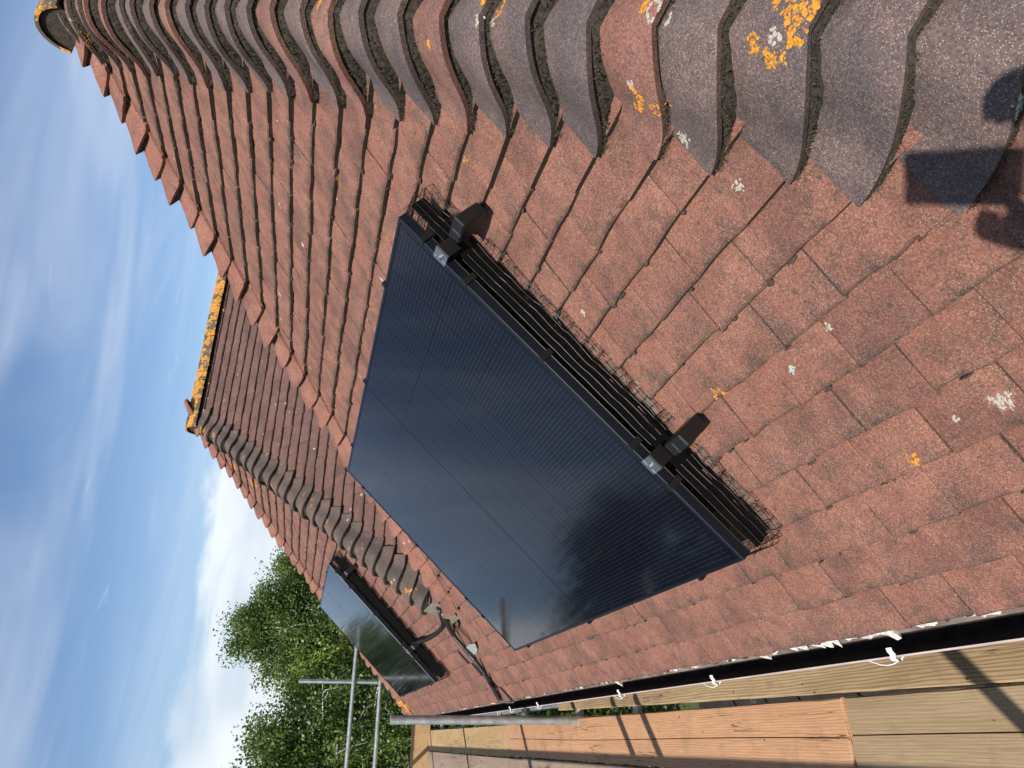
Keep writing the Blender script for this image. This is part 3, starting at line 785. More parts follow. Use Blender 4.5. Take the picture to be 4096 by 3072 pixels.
# ------------------------------------------------------------------ conduits
def spline(pts, n=40):
    P = [Vector(p) for p in pts]; P = [2*P[0]-P[1]]+P+[2*P[-1]-P[-2]]; out = []
    for i in range(1, len(P)-2):
        for k in range(n):
            t = k/n
            out.append(0.5*((2*P[i])+(P[i+1]-P[i-1])*t+(2*P[i-1]-5*P[i]+4*P[i+1]-P[i+2])*t*t+(3*P[i]-P[i-1]-3*P[i+1]+P[i+2])*t**3))
    out.append(P[-2]); return out
M_COND = plain('corrugated_black_conduit', (0.012, 0.012, 0.013), 0.25, spec=0.7)
def conduit(pts, label):
    path = spline(pts, 60); d = 0; res = []; rads = []; last = path[0]; step = 0.0022
    acc = 0; res.append(path[0]); k = 0
    for a, b in zip(path[:-1], path[1:]):
        seg = (b-a).length
        while acc+seg >= step*(len(res)):
            t = (step*len(res)-acc)/seg; res.append(a+(b-a)*t)
        acc += seg
    rads = [0.0125+0.0016*math.sin(i*2*math.pi/3.6) for i in range(len(res))]
    o = MB().tube(res, rads, 10).build('cable_conduit', M_COND, smooth=True)
    return tag(o, label, 'conduit', 'black conduits on the roof')
conduit([RP(.72, 4.30, .02), RP(.672, 4.25, .055), RP(.61, 4.43, .045), RP(.590, 4.66, .042), RP(.590, 4.92, .045), RP(.600, 5.12, .055), RP(.625, 5.30, .07), RP(.64, 5.42, .075)], 'black conduit curving across the tiles to the far solar panel')
conduit([RP(.71, 4.30, .02), RP(.645, 4.24, .055), RP(.57, 4.36, .05), RP(.51, 4.43, .045), RP(.43, 4.46, .043), RP(.35, 4.46, .045), RP(.245, 4.52, .040), RP(.13, 4.625, .036), RP(.04, 4.72, .035), RP(.0, 4.735, .022), Vector((-0.018, 4.735, -0.05))], 'black conduit running down the tiles into the gutter')

# ------------------------------------------------------------------ scaffold
M_TUBE = plain('galvanised_tube', (0.42, 0.44, 0.44), 0.42, metal=0.75, var=0.25, nscale=22, bmp=0.1)
M_COUP = plain('rusty_coupler', (0.16, 0.13, 0.11), 0.6, metal=0.6, var=0.4, nscale=60)
BZ = -0.35
SCB = Vector((-0.7, 4.5, -5.3))
scf = empty('scaffold', SCB, 'galvanised tube scaffold along the eaves with guard rails', 'scaffold')
TR = 0.02415
def tubep(name, a, b, label=None):
    a, b = Vector(a), Vector(b); n = 20; d = (b-a).normalized()
    mb = MB().tube([a, b], TR, n, cap=False).tube([b, a], TR-0.004, n, cap=False)
    u = d.orthogonal().normalized(); v = d.cross(u)
    for p, fl_ in ((a, 1), (b, 0)):
        V = [p+(u*math.cos(2*math.pi*k/n)+v*math.sin(2*math.pi*k/n))*r for r in (TR, TR-0.004) for k in range(n)]
        F = [(k, (k+1) % n, n+(k+1) % n, n+k) for k in range(n)]
        mb.add(V, F)
    o = mb.build(name, M_TUBE, scf, SCB, smooth=True, sharp=40)
    if label: o['label'] = label
    return o
def coupler(p, ax):
    p = Vector(p); mb = MB(); ax = Vector(ax)
    mb.tube([p-ax*0.025, p+ax*0.025], TR+0.008, 10)
    s_ = ax.orthogonal().normalized()
    mb.tube([p+s_*0.02, p+s_*0.055], 0.009, 6)
    mb.build('coupler', M_COUP, scf, SCB)
tubep('standard', (-0.135, 4.42, -5.3), (-0.128, 4.42, 0.75), 'open-topped inner pole rising past the gutter')
for (x, y, zt) in ((-1.22, 2.52, 0.98), (-1.22, 2.82, 0.98), (-1.22, 4.66, 0.98), (-1.22, 6.73, 0.95), (-1.22, 8.7, 1.0), (-1.22, 0.53, 1.02), (-1.22, -1.7, 0.98)):
    tubep('standard', (x, y, -5.3), (x, y, zt))
tubep('standard', (-0.13, 0.1, -5.3), (-0.13, 0.1, -0.55)); tubep('standard', (-0.13, 8.9, -5.3), (-0.13, 8.9, -0.5))
tubep('standard', (0.395, 9.45, -5.3), (0.395, 9.45, 1.262), 'pole with two cross rails beyond the far solar panel')
tubep('standard', (-1.22, 9.55, -5.3), (-1.22, 9.55, 1.0))
tubep('guard_rail', (-1.17, -1.9, 0.60), (-1.17, 9.9, 0.60)); tubep('guard_rail', (-1.17, -1.9, 0.12), (-1.17, 9.9, 0.12))
tubep('guard_rail', (1.6, 9.40, 0.632), (-1.5, 9.46, 0.635), 'upper cross rail at the far end'); tubep('guard_rail', (0.62, 9.41, 0.318), (-1.5, 9.45, 0.315), 'lower cross rail at the far end')
tubep('ledger', (-0.02, -1.9, -0.46), (-0.02, 9.9, -0.46)); tubep('ledger', (-1.17, -1.9, -0.46), (-1.17, 9.9, -0.46))
for y in (-1.5, 0.4, 1.55, 2.62, 3.7, 4.55, 5.75, 6.55, 8.0, 9.2): tubep('transom', (-1.4, y, -0.413), (0.30, y, -0.413))
coupler((0.395, 9.45, 0.632), (0, 0, 1)); coupler((0.395, 9.45, 0.33), (0, 0, 1))
for y in (2.52, 4.66, 6.73, 8.7): coupler((-1.22, y, 0.60), (0, 0, 1)); coupler((-1.22, y, 0.12), (0, 0, 1))
# boards
def wood(name, cA, cB, grain=(0.10, 0.06, 0.03), gs=0.6, seed=0.0, crack=0.0):
    m, nt, b = newmat(name); P = vscale(nt, pos(nt), (1, 1, 1), (seed, seed*1.7, 0))
    b.inputs['Roughness'].default_value = 0.8; b.inputs['Specular IOR Level'].default_value = 0.25
    big = noise(nt, vscale(nt, P, (9, 0.9, 9)), 1.0, 4, 0.6, 0.5)
    c = mix(nt, mapr(nt, big, 0.35, 0.65), cA, cB)
    wv = nt.nodes.new('ShaderNodeTexWave'); wv.wave_type = 'BANDS'; wv.bands_direction = 'X'
    wv.inputs['Scale'].default_value = 34; wv.inputs['Distortion'].default_value = 9.0; wv.inputs['Detail'].default_value = 3; wv.inputs['Detail Scale'].default_value = 0.55; wv.inputs['Detail Roughness'].default_value = 0.62
    L(nt, vscale(nt, P, (1, 0.10, 0.3)), wv.inputs['Vector'])
    g = mapr(nt, wv.outputs['Fac'], 0.45, 0.95)
    c = mix(nt, math_(nt, 'MULTIPLY', g, gs), c, grain)
    fine = noise(nt, vscale(nt, P, (260, 9, 100)), 1.0, 4, 0.6)
    c = mix(nt, mapr(nt, fine, 0.35, 0.7), mix(nt, 1.0, c, (0.82, 0.80, 0.78), 'MULTIPLY'), c)
    st_ = noise(nt, P, 6, 6, 0.7); c = mix(nt, mapr(nt, st_, 0.5, 0.75, 0, 0.5), c, (0.16, 0.11, 0.07))
    vo = nt.nodes.new('ShaderNodeTexVoronoi'); vo.inputs['Scale'].default_value = 34; L(nt, vscale(nt, P, (1, 0.55, 1)), vo.inputs['Vector'])
    sv = nt.nodes.new('ShaderNodeSeparateColor'); L(nt, vo.outputs['Color'], sv.inputs[0])
    spt = math_(nt, 'MULTIPLY', mapr(nt, sv.outputs[0], 0.80, 0.82), mapr(nt, vo.outputs['Distance'], 0.07, 0.15, 1.0, 0.0))
    c = mix(nt, math_(nt, 'MULTIPLY', spt, 0.85), c, (0.035, 0.022, 0.015))
    cr = noise(nt, vscale(nt, P, (38, 1.1, 20), (5, 2, 0)), 1.0, 3, 0.5, 0.2)
    crm = mapr(nt, math_(nt, 'ABSOLUTE', math_(nt, 'SUBTRACT', cr, 0.5)), 0.004, 0.010, 1.0, 0.0)
    crm = math_(nt, 'MULTIPLY', crm, mapr(nt, noise(nt, vscale(nt, P, (9, 0.8, 9), (1, 9, 0)), 1.0, 2, 0.5), 0.52, 0.60))
    c = mix(nt, math_(nt, 'MULTIPLY', crm, 0.8), c, (0.03, 0.02, 0.012))
    L(nt, c, b.inputs['Base Color'])
    bump(nt, b, math_(nt, 'SUBTRACT', math_(nt, 'MULTIPLY', fine, 0.5), math_(nt, 'ADD', math_(nt, 'MULTIPLY', g, 0.4), crm)), 0.5, 0.0015)
    return m
M_W1 = wood('weathered_board', (0.40, 0.290, 0.16), (0.32, 0.225, 0.12), gs=0.5, seed=1.3)
M_W2 = wood('khaki_board', (0.37, 0.270, 0.160), (0.31, 0.220, 0.125), gs=0.10, seed=5.1)
M_W3 = wood('orange_board', (0.55, 0.310, 0.170), (0.49, 0.275, 0.150), grain=(0.30, 0.14, 0.07), gs=0.30, seed=9.7)
M_W4 = wood('ochre_board', (0.50, 0.335, 0.17), (0.44, 0.29, 0.15), grain=(0.28, 0.17, 0.08), gs=0.25, seed=13.3)
M_W5 = wood('grey_board', (0.36, 0.27, 0.205), (0.31, 0.23, 0.175), gs=0.25, seed=17.9)
def board(x0, x1, y0, y1, mat, label, zt=BZ, yaw=0.0, crack=None):
    r = random.Random(int((x0+5)*1000+y0*77)); th = 0.038
    n = max(6, int((y1-y0)/0.10)); V = []; F = []; wdt = x1-x0
    secs = [(0, -th), (0, -0.006), (0.005, 0.0), (0.35*wdt, 0.0008)]
    if crack: secs += [(crack-0.0025, 0.0), (crack, -0.010), (crack+0.0025, 0.0)]
    secs += [(wdt*0.75, 0.0006), (wdt-0.005, 0.0), (wdt, -0.006), (wdt, -th)]
    secs = sorted(secs[:3])+sorted(secs[3:-3])+secs[-3:] if False else secs
    ph = r.uniform(0, 6)
    for k in range(n+1):
        y = y0+(y1-y0)*k/n
        for q, (dx, dz) in enumerate(secs):
            ex = r.uniform(-0.0016, 0.0016) if q in (1, 2, len(secs)-2, len(secs)-3) else 0
            wob = 0.004*math.sin(y*1.9+ph) if crack and abs(dx-crack) < 0.003 else 0
            e = 0.004 if (k in (0, n) and 0 < q < len(secs)-1 and dz > -0.002) else 0
            V.append((x0+dx+ex+wob+yaw*(y-y0), y+(e if k == 0 else -e), zt+dz-e*0.5+0.0008*math.sin(y*3+ph)))
    m = len(secs)
    for k in range(n):
        for q in range(m-1): F.append((k*m+q, (k+1)*m+q, (k+1)*m+q+1, k*m+q+1))
        F.append((k*m+m-1, (k+1)*m+m-1, (k+1)*m, k*m))
    F.append(tuple(range(m))); F.append(tuple(reversed(range(n*m, n*m+m))))
    F = [tuple(reversed(f)) for f in F]
    base = Vector((x0, (y0+y1)/2, zt-th))
    o = wmesh('scaffold_board', [Vector(v)-base for v in V], F, mat); o.location = base
    return tag(o, label, 'board', 'boards of the scaffold platform')
board(-0.120, 0.103, 0.9, 4.78, M_W1, 'weathered grainy board directly under the gutter, dark gap beside it', yaw=0.014)
board(-0.343, -0.117, -1.83, 2.050, M_W2, 'near khaki board with a long crack and a tube shadow across it', crack=0.122)
board(-0.343, -0.1165, 2.062, 5.985, M_W3, 'orange board with knotty grain in the middle of the platform', crack=0.113)
board(-0.350, -0.126, 5.995, 9.78, M_W4, 'ochre board at the far end beside the open-topped pole')
board(-0.582, -0.356, 5.60, 9.75, M_W5, 'greyish board striped by the guard rail shadow, behind the grooved plank')
board(-0.582, -0.350, 1.68, 5.59, M_W5, 'greyish board next to the orange board, at the picture edge')
board(-0.815, -0.59, 1.9, 5.8, M_W2, 'khaki board outside the grey boards, third row')
board(-0.815, -0.59, 5.81, 9.7, M_W1, 'worn board outside the grey boards, far third row')
board(-0.582, -0.350, -2.2, 1.67, M_W4, 'ochre board under the photographer, beside the khaki board')
board(-0.815, -0.59, -2.0, 1.89, M_W5, 'grey board behind the photographer, third row')
board(-1.05, -0.825, -2.0, 1.9, M_W2, 'outer khaki board by the guard rail, near end')
board(-1.05, -0.825, 1.91, 5.8, M_W4, 'outer ochre board by the guard rail, middle')
board(-1.05, -0.825, 5.81, 9.7, M_W2, 'outer khaki board by the guard rail, far end')
# boards across the far end
def xboard(x0, x1, y0, y1, z0, z1, mat, label):
    base = Vector(((x0+x1)/2, (y0+y1)/2, z0))
    mb = MB().box((x0-base.x, y0-base.y, 0), (x1-base.x, y1-base.y, z1-z0), bev=0.004)
    o = mb.build('toe_board', mat); o.location = base
    return tag(o, label, 'board', 'boards across the far end of the platform')
xboard(-1.3, 0.25, 9.80, 9.838, BZ-0.02, BZ+0.205, M_W4, 'toe board standing on edge across the far end of the platform')
xboard(-1.3, 0.30, 9.86, 10.085, BZ-0.038, BZ, M_W2, 'flat board lying across behind the far toe board')

# ------------------------------------------------------------------ ground and trees
M_GRASS, ntg, bgm = newmat('lawn')
Pg = pos(ntg); f1 = noise(ntg, Pg, 0.25, 6, 0.6); f2 = noise(ntg, Pg, 6, 6, 0.7)
cg = mix(ntg, mapr(ntg, f1, 0.35, 0.65), (0.045, 0.075, 0.02), (0.085, 0.11, 0.035)); cg = mix(ntg, mapr(ntg, f2, 0.3, 0.7, 0, 0.6), cg, (0.03, 0.045, 0.015))
L(ntg, cg, bgm.inputs['Base Color']); bgm.inputs['Roughness'].default_value = 0.95
gr = wmesh('ground', [(-900, -900, -5.3), (900, -900, -5.3), (900, 900, -5.3), (-900, 900, -5.3)], [(0, 1, 2, 3)], M_GRASS); tag(gr, kind='structure')
so_ = wmesh('gap_shade_strip', [(-2.2, -3, -5.296), (0.4, -3, -5.296), (0.4, 12, -5.296), (-2.2, 12, -5.296)], [(0, 1, 2, 3)], plain('painted_gap_shade', (0.020, 0.015, 0.011), 0.95, var=0.4, nscale=5)); tag(so_, kind='structure')  # near-black strip added on the ground, its colour standing for shade below the board gap
def leafmat(name, cA, cB, trans=0.35):
    m, nt, b = newmat(name)
    r = nt.nodes.new('ShaderNodeNewGeometry').outputs['Random Per Island']
    cl = noise(nt, pos(nt), 1.3, 3, 0.6)
    f = math_(nt, 'ADD', math_(nt, 'MULTIPLY', r, 0.55), math_(nt, 'MULTIPLY', mapr(nt, cl, 0.3, 0.7), 0.45))
    c = mix(nt, f, cA, cB); L(nt, c, b.inputs['Base Color']); b.inputs['Roughness'].default_value = 0.45
    tr = nt.nodes.new('ShaderNodeBsdfTranslucent'); L(nt, mix(nt, 1.0, c, (1.3, 1.5, 0.6), 'MULTIPLY'), tr.inputs['Color'])
    ms = nt.nodes.new('ShaderNodeMixShader'); ms.inputs[0].default_value = trans
    L(nt, b.outputs[0], ms.inputs[1]); L(nt, tr.outputs[0], ms.inputs[2])
    L(nt, ms.outputs[0], nt.nodes['Material Output'].inputs['Surface']); return m
M_LEAF = leafmat('birch_leaf', (0.045, 0.085, 0.018), (0.150, 0.205, 0.048))
M_LEAF2 = leafmat('bright_leaf', (0.12, 0.18, 0.03), (0.28, 0.33, 0.075))
M_LEAF3 = leafmat('dark_leaf', (0.030, 0.058, 0.014), (0.095, 0.14, 0.034))
M_BARK = plain('birch_bark', (0.40, 0.37, 0.32), 0.85, var=0.5, nscale=9)
M_BARK2 = plain('brown_bark', (0.12, 0.095, 0.075), 0.9, var=0.4, nscale=9)
def tree(name, x, y, H, rx, z0f, leaves, leaf, lmat, bmat, label, seed, droop=0.3, nb=26, group='trees beyond the scaffold', ry=None, clump=0.55):
    r = random.Random(seed); g = np.random.default_rng(seed); base = Vector((x, y, -5.3))
    root = empty(name, base, label, 'tree', group)
    tk = MB(); trunk = [Vector((0.12*math.sin(k*1.1+seed), 0.12*math.cos(k*1.7+seed), H*0.93*k/8)) for k in range(9)]
    tk.tube(trunk, [0.16*H/9*(1-0.88*k/8)+0.012 for k in range(9)], 8)
    tips = []
    for i in range(nb):
        f = z0f+(0.94-z0f)*((i+r.random())/nb); k = min(7, int(f*8/0.93)) if f < 0.93 else 7
        p = trunk[min(8, int(round(f/0.93*8)))].copy(); p.z = f*H
        an = i*2.4+r.uniform(-0.4, 0.4); u = (f-z0f)/(1-z0f)
        rad = rx*(math.sin(math.pi*min(1, 0.16+0.80*u))**0.75)*r.uniform(0.75, 1.12)
        up = r.uniform(0.25, 0.75)*rad
        e = p+Vector((math.cos(an)*rad, math.sin(an)*rad, up*(1-0.3*u)))
        e.z = min(e.z, H)
        mid = p.lerp(e, 0.5)+Vector((r.gauss(0, .08), r.gauss(0, .08), 0.12*rad))
        pth = spline([p, mid, e], 5); tk.tube(pth, [0.035*(1-0.85*q/(len(pth)-1))*H/9+0.004 for q in range(len(pth))], 5)
        for q in range(3, len(pth)): tips.append((pth[q], 0.5+0.5*q/len(pth)))
        for _ in range(4):
            q = pth[r.randrange(3, len(pth))]; d = Vector((r.gauss(0, 1), r.gauss(0, 1), r.gauss(0.1, .6))).normalized()*rad*r.uniform(0.22, 0.45)
            e2 = q+d+Vector((0, 0, -droop*0.5)); tk.tube([q, q+d*0.55+Vector((0, 0, .05)), e2], [0.010, 0.007, 0.003], 4); tips += [(e2, 1.0), (q+d*0.5, 0.8)]
    tips.append((Vector((trunk[-1].x, trunk[-1].y, H)), 1)); tips.append((Vector((trunk[-1].x, trunk[-1].y, H*0.96)), 1))
    tk.build('trunk', bmat, root, smooth=True)
    T = np.array([t[0][:] for t in tips]); nT = len(T)
    idx = g.integers(0, nT, leaves); c = T[idx]+np.clip(g.normal(0, 1, (leaves, 3)), -1.6, 1.6)*np.array([clump, clump, clump*0.8])*0.5*(0.6+0.8*g.random((nT, 1))[idx])
    c[:, 2] -= np.abs(g.normal(0, droop, leaves))*0.8
    c = c[c[:, 2] > 0.3]; leaves = len(c)
    a = g.normal(0, 1, (leaves, 3)); a /= np.linalg.norm(a, axis=1)[:, None]
    b_ = g.normal(0, 1, (leaves, 3)); b_ -= a*(a*b_).sum(1)[:, None]; b_ /= np.linalg.norm(b_, axis=1)[:, None]
    sz = leaf*g.uniform(0.6, 1.25, (leaves, 1))
    V = np.empty((leaves, 4, 3)); V[:, 0] = c-a*sz; V[:, 1] = c+b_*sz*0.62; V[:, 2] = c+a*sz; V[:, 3] = c-b_*sz*0.62
    me = bpy.data.meshes.new('crown'); me.vertices.add(leaves*4); me.vertices.foreach_set('co', V.ravel())
    me.loops.add(leaves*4); me.loops.foreach_set('vertex_index', np.arange(leaves*4, dtype=np.int32))
    me.polygons.add(leaves); me.polygons.foreach_set('loop_start', np.arange(0, leaves*4, 4, dtype=np.int32))
    me.materials.append(lmat); me.update(calc_edges=True); me.validate()
    o = obj('crown', me, root)
    return root
def dirpt(az, dist): return math.sin(math.radians(az))*dist-0.225, math.cos(math.radians(az))*dist
x, y = dirpt(7.2, 20); tree('birch_tree', x, y, 8.6, 1.72, 0.14, 110000, 0.036, M_LEAF, M_BARK, 'tall birch with rounded crown rising behind the far solar panel', 11, nb=60, clump=0.36)
x, y = dirpt(11.0, 22); tree('birch_tree', x, y, 7.9, 1.35, 0.14, 60000, 0.038, M_LEAF, M_BARK, 'birch whose crown edge meets the far roof slope', 12, nb=46, clump=0.36)
x, y = dirpt(3.7, 17); tree('willow_tree', x, y, 7.0, 1.25, 0.14, 44000, 0.042, M_LEAF2, M_BARK2, 'bright yellow green tree between the two dark birches', 13, nb=44, clump=0.34)
x, y = dirpt(-1.7, 15.5); tree('birch_tree', x, y, 7.6, 1.9, 0.10, 110000, 0.035, M_LEAF, M_BARK, 'dark birch at the picture edge behind the scaffold rails', 14, nb=64, clump=0.35)
x, y = dirpt(1.2, 19); tree('hazel_shrub', x, y, 5.7, 1.9, 0.05, 22000, 0.055, M_LEAF3, M_BARK2, 'dark bushy tree low behind the scaffold rails', 15, nb=30)
x, y = dirpt(6.0, 16); tree('hazel_shrub', x, y, 4.6, 1.8, 0.04, 20000, 0.05, M_LEAF3, M_BARK2, 'low dark shrub below the bright green tree', 16, nb=28)
x, y = dirpt(-1.5, 13.0); tree('hazel_shrub', x, y, 3.9, 1.7, 0.03, 18000, 0.05, M_LEAF3, M_BARK2, 'low shrub beyond the far toe board', 17, nb=26)
x, y = dirpt(3.5, 24); tree('hazel_shrub', x, y, 6.3, 2.6, 0.03, 20000, 0.075, M_LEAF3, M_BARK2, 'dark tree closing the gap behind the bright tree', 18, nb=30)
for k, (az, dist, H, rx) in enumerate(((-9, 19, 5.4, 1.8), (-15, 24, 5.6, 2.0), (-21.5, 20, 11.6, 2.0), (-30, 19, 14.0, 3.0), (-40, 19, 15.0, 3.4), (-51, 19, 14.6, 3.4), (-62, 21, 13, 3.4), (-74, 23, 12, 3.4))):
    x, y = dirpt(az, dist)
    tree('garden_tree', x, y, H, rx, 0.10, 12000, 0.12, M_LEAF3, M_BARK2, ('smallest', 'second', 'third', 'fourth', 'tallest', 'sixth', 'seventh', 'last')[k]+' garden tree left of the scaffold, mirrored in the panels', 30+k, nb=40, group='garden trees left of the scaffold', clump=0.9)

# ------------------------------------------------------------------ photographer holding the phone
M_JACKET = plain('dark_blue_jacket', (0.03, 0.04, 0.07), 0.8, var=0.3, nscale=40)
M_SKIN = plain('skin', (0.52, 0.32, 0.24), 0.5)
M_HAIR = plain('brown_hair', (0.05, 0.032, 0.02), 0.6)
fwd = Vector((0.4547, 0.8906, 0)); rgt = Vector((0.8906, -0.4547, 0)); UPV = Vector((0, 0, 1))
PB = CAM - fwd*0.40 - rgt*0.06; PB.z = BZ
per = empty('person', PB, 'person in dark jacket holding up a phone on the scaffold boards', 'person')
def pp(f, r_, z): return fwd*f+rgt*r_+UPV*z           # local to the person's feet
def skin(name, pts, edges, rads, mat, parent, sub=2, root=0):
    me = bpy.data.meshes.new(name); me.from_pydata([tuple(p) for p in pts], edges, [])
    o = obj(name, me, parent); me.materials.append(mat)
    m = o.modifiers.new('skin', 'SKIN'); sv = me.skin_vertices[0].data
    for v, rd in zip(sv, rads): v.radius = (rd, rd) if not isinstance(rd, tuple) else rd
    sv[root].use_root = True; m.use_smooth_shade = True
    s2 = o.modifiers.new('sub', 'SUBSURF'); s2.levels = sub; s2.render_levels = sub
    return o
hz = CAM.z-BZ
hr = pp(0.37, 0.205, hz-0.125); hl = pp(0.37, 0.035, hz-0.145)
P_ = [pp(0, 0, .95), pp(0, 0, 1.12), pp(0.01, 0, 1.30), pp(0.02, 0, 1.42), pp(0.03, 0, 1.50),
      pp(0, .10, .90), pp(0.02, .11, .50), pp(-.02, .12, .09), pp(0.13, .14, .04),
      pp(0, -.10, .90), pp(0.02, -.11, .50), pp(-.02, -.12, .09), pp(0.13, -.14, .04),
      pp(0.01, .19, 1.38), pp(0.16, .42, 1.36), pp(0.31, .27, hz-0.13),
      pp(0.01, -.19, 1.38), pp(0.12, -.20, 1.12), pp(0.31, -.01, hz-0.19)]
E_ = [(0, 1), (1, 2), (2, 3), (3, 4), (0, 5), (5, 6), (6, 7), (7, 8), (0, 9), (9, 10), (10, 11), (11, 12), (3, 13), (13, 14), (14, 15), (3, 16), (16, 17), (17, 18)]
Rd = [(.15, .11), (.14, .10), (.16, .11), (.11, .08), .058, .085, .058, .042, .035, .085, .058, .042, .035, .065, .050, .034, .065, .050, .034]
skin('body', P_, E_, Rd, M_JACKET, per)
hd = [pp(0.03, 0, 1.49), pp(0.035, 0, 1.555), pp(0.045, 0, 1.635), pp(0.03, 0, 1.70), pp(0.155, 0, 1.605)]
skin('head', hd, [(0, 1), (1, 2), (2, 3), (2, 4)], [.05, .068, .088, .06, .012], M_SKIN, per)
skin('hair', [pp(-0.01, 0, 1.62), pp(0.005, 0, 1.70), pp(0.03, 0, 1.735)], [(0, 1), (1, 2)], [.085, .085, .06], M_HAIR, per)
for nm, hpos, sg in (('right', hr, 1), ('left', hl, -1)):
    pts_ = [hpos-fwd*0.05-UPV*0.02, hpos]; ed = [(0, 1)]; rd = [.028, .034]
    for k in range(4):
        b0 = len(pts_); z_ = 0.028-0.019*k; ln = (0.92, 1.0, 0.95, 0.8)[k]
        pts_ += [hpos+UPV*z_+fwd*0.03+rgt*0.01*sg, hpos+UPV*z_+fwd*0.055*ln-rgt*0.005*sg, hpos+UPV*z_+fwd*0.05*ln-rgt*0.035*sg]
        ed += [(1, b0), (b0, b0+1), (b0+1, b0+2)]; rd += [.010, .009, .008]
    b0 = len(pts_); pts_ += [hpos+UPV*0.02-rgt*0.022*sg+fwd*0.0, hpos+UPV*0.035-rgt*0.045*sg+fwd*0.012]; ed += [(1, b0), (b0, b0+1)]; rd += [.011, .009]
    skin('hand', pts_, ed, rd, M_SKIN, per)
M_PHONE = plain('phone_glass', (0.02, 0.02, 0.022), 0.15)
bk = -R2; upn = -R0; rn = -R1                     # phone axes: up, right, back
ph0 = CAM+bk*0.012-upn*0.046+rn*0.022
phm = Matrix.Identity(4)
for i in range(3): phm[i][0] = rn[i]; phm[i][1] = upn[i]; phm[i][2] = bk[i]; phm[i][3] = ph0[i]
ph_ = MB().box((-.036, -.075, -.004), (.036, .075, .004), bev=0.0025)
pho = obj('phone', mesh_data('phone', ph_.V, ph_.F, M_PHONE)); pho.matrix_world = phm
tag(pho, 'slim black phone held up at eye height by the person', 'phone')

# ------------------------------------------------------------------ lichen patches grown on the tiles
bpy.context.view_layer.update()
DG = bpy.context.evaluated_depsgraph_get()
def lichen(px, py, rad, mat, n, ring=0.0, arc=(0, 6.283), fs=0.0028, name='lichen_patch', only=('hip_tile', 'roof_tile', 'roof_tiles', 'ridge_tile')):
    ok, loc, nor, idx, ob, mw = sc.ray_cast(DG, CAM+ray(px, py)*0.15, ray(px, py))
    if not ok or not ob.name.split('.')[0] in only: return None
    nor = nor.normalized()
    if nor.dot(ray(px, py)) > 0: nor = -nor
    u = nor.orthogonal().normalized(); v = nor.cross(u)
    r = random.Random(int(px*7+py)); mb = MB()
    for _ in range(int(n*0.9)):
        an = r.uniform(*arc)
        if math.sin(an*5+px)*math.sin(an*11+py) > 0.35: continue
        rr_ = rad*(1+r.gauss(0, 0.07)+0.16*math.sin(2*an+px)+0.10*math.sin(5*an)) if ring else rad*math.sqrt(r.random())*(1+0.25*math.sin(3*an+px))
        if ring: rr_ *= 1-ring*abs(r.gauss(0, 0.45))
        o_ = loc+(u*math.cos(an)+v*math.sin(an))*rr_+nor*0.03
        ok2, l2, n2_, i2, ob2, m2 = sc.ray_cast(DG, o_, -nor, distance=0.06)
        if not ok2: continue
        if n2_.dot(nor) < 0: n2_ = -n2_
        f = fs*r.uniform(0.5, 1.3); a0 = r.uniform(0, 6); uu = n2_.orthogonal().normalized(); vv = n2_.cross(uu)
        V = [l2+n2_*r.uniform(0.0008, 0.002)]+[l2+n2_*0.0002+(uu*math.cos(a0+k*1.0472)+vv*math.sin(a0+k*1.0472))*f*r.uniform(0.6, 1.2) for k in range(6)]
        mb.add(V, [(0, k+1, (k+1) % 6+1) for k in range(6)])
    if not mb.V: return None
    par = hip_near if ob.name.startswith('hip') else slope
    o = obj(name, mesh_data(name, mb.V, mb.F, mat), par); return tag(o, kind='stuff')
D = 4096/2212
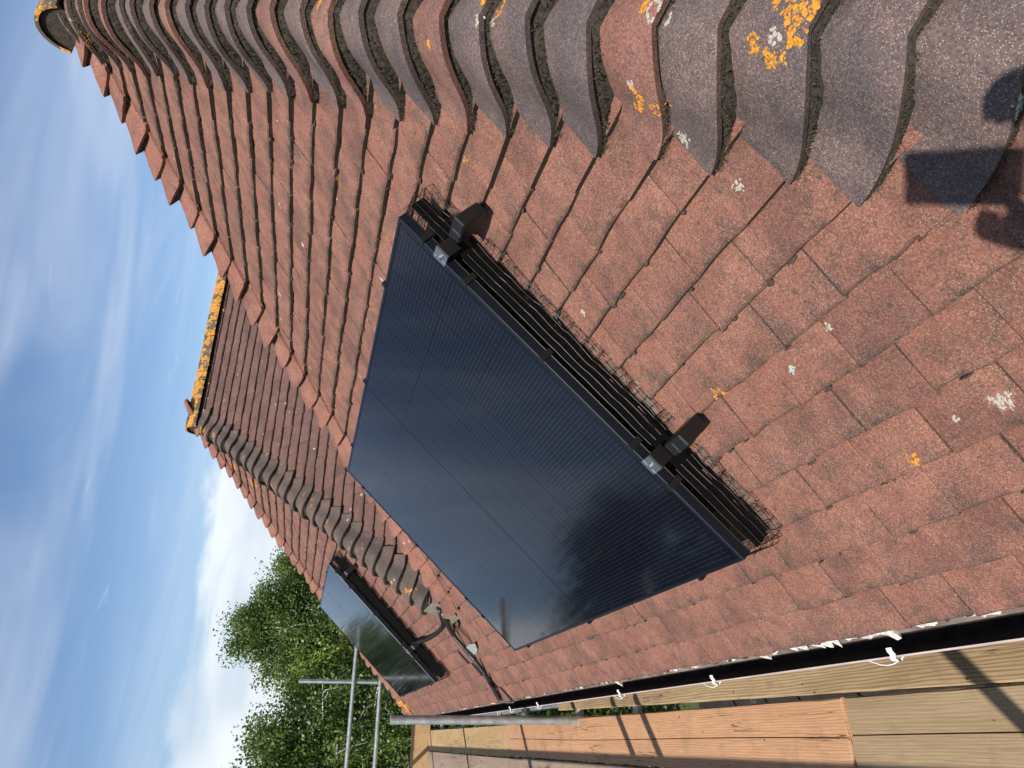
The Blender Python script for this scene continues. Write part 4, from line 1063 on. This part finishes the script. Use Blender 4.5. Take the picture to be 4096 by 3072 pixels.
for (x, y, rad, mat, n, ring, arc) in [
    (1690, 52, 0.047, M_ORANGE, 420, 0.22, (0.2, 5.6)), (1715, 35, 0.020, M_ORANGE, 150, 0, (0, 6.283)), (1672, 80, 0.014, M_WHITEL, 40, 0, (0, 6.283)),
    (1366, 208, 0.026, M_ORANGE, 170, 0.45, (1.2, 4.6)), (1362, 184, 0.012, M_WHITEL, 60, 0, (0, 6.283)), (1078, 18, 0.018, M_ORANGE, 90, 0.5, (0, 6.283)), (1062, 45, 0.014, M_WHITEL, 40, 0, (0, 6.283)),
    (1410, 22, 0.022, M_WHITEL, 120, 0.3, (0, 6.283)), (1394, 12, 0.012, M_ORANGE, 60, 0, (0, 6.283)), (980, 8, 0.015, M_ORANGE, 60, 0, (0, 6.283)), (690, 8, 0.012, M_ORANGE, 40, 0, (0, 6.283)),
    (1416, 238, 0.014, M_ORANGE, 50, 0.5, (0, 6.283)), (1478, 300, 0.020, M_WHITEL, 60, 0, (0, 6.283)), (925, 95, 0.010, M_ORANGE, 30, 0, (0, 6.283)),
    (2203, 225, 0.016, M_GREENL, 120, 0, (0, 6.283)), (205, 105, 0.03, M_ORANGE, 120, 0, (0, 6.283)), (185, 85, 0.03, M_ORANGE, 100, 0, (0, 6.283)),
    (1558, 855, 0.018, M_ORANGE, 60, 0.5, (0, 4.0)), (1972, 992, 0.013, M_ORANGE, 36, 0, (0, 6.283)), (2165, 866, 0.024, M_WHITEL, 110, 0, (0, 6.283)), (2065, 905, 0.008, M_WHITEL, 20, 0, (0, 6.283)),
    (1005, 345, 0.009, M_ORANGE, 24, 0, (0, 6.283)), (730, 385, 0.010, M_ORANGE, 24, 0, (0, 6.283)), (632, 360, 0.010, M_ORANGE, 24, 0, (0, 6.283)), (541, 618, 0.012, M_ORANGE, 24, 0, (0, 6.283)),
    (670, 795, 0.010, M_ORANGE, 24, 0, (0, 6.283)), (778, 813, 0.010, M_ORANGE, 24, 0, (0, 6.283)), (300, 243, 0.012, M_ORANGE, 24, 0, (0, 6.283)), (1595, 402, 0.016, M_WHITEL, 50, 0, (0, 6.283)),
    (1790, 708, 0.012, M_WHITEL, 36, 0, (0, 6.283)), (1712, 798, 0.009, M_GREENL, 40, 0, (0, 6.283)), (1260, 675, 0.010, M_WHITEL, 24, 0, (0, 6.283)), (935, 1105, 0.015, M_ORANGE, 30, 0, (0, 6.283))]:
    lichen(x*D, y*D, rad*(0.7 if mat is M_WHITEL else 0.95), mat, n, ring, arc)
def ridge_lichen():
    r = random.Random(9)
    for _ in range(26):
        x, y = 420+55*(r.random()), 0
        t = r.random(); x = (425+(470-425)*t+r.uniform(0, 34)); y = 900-(900-600)*t
        lichen(x*D, y*D, r.uniform(0.025, 0.06), M_ORANGE, 60, 0.6 if r.random() < 0.4 else 0, fs=0.009, only=('ridge_tile',))
ridge_lichen()
for (x, y) in ((868, 1522), (880, 1532), (505, 1005), (440, 935), (545, 1045)): lichen(x*D, y*D, 0.05, M_ORANGE, 60, 0, fs=0.012)
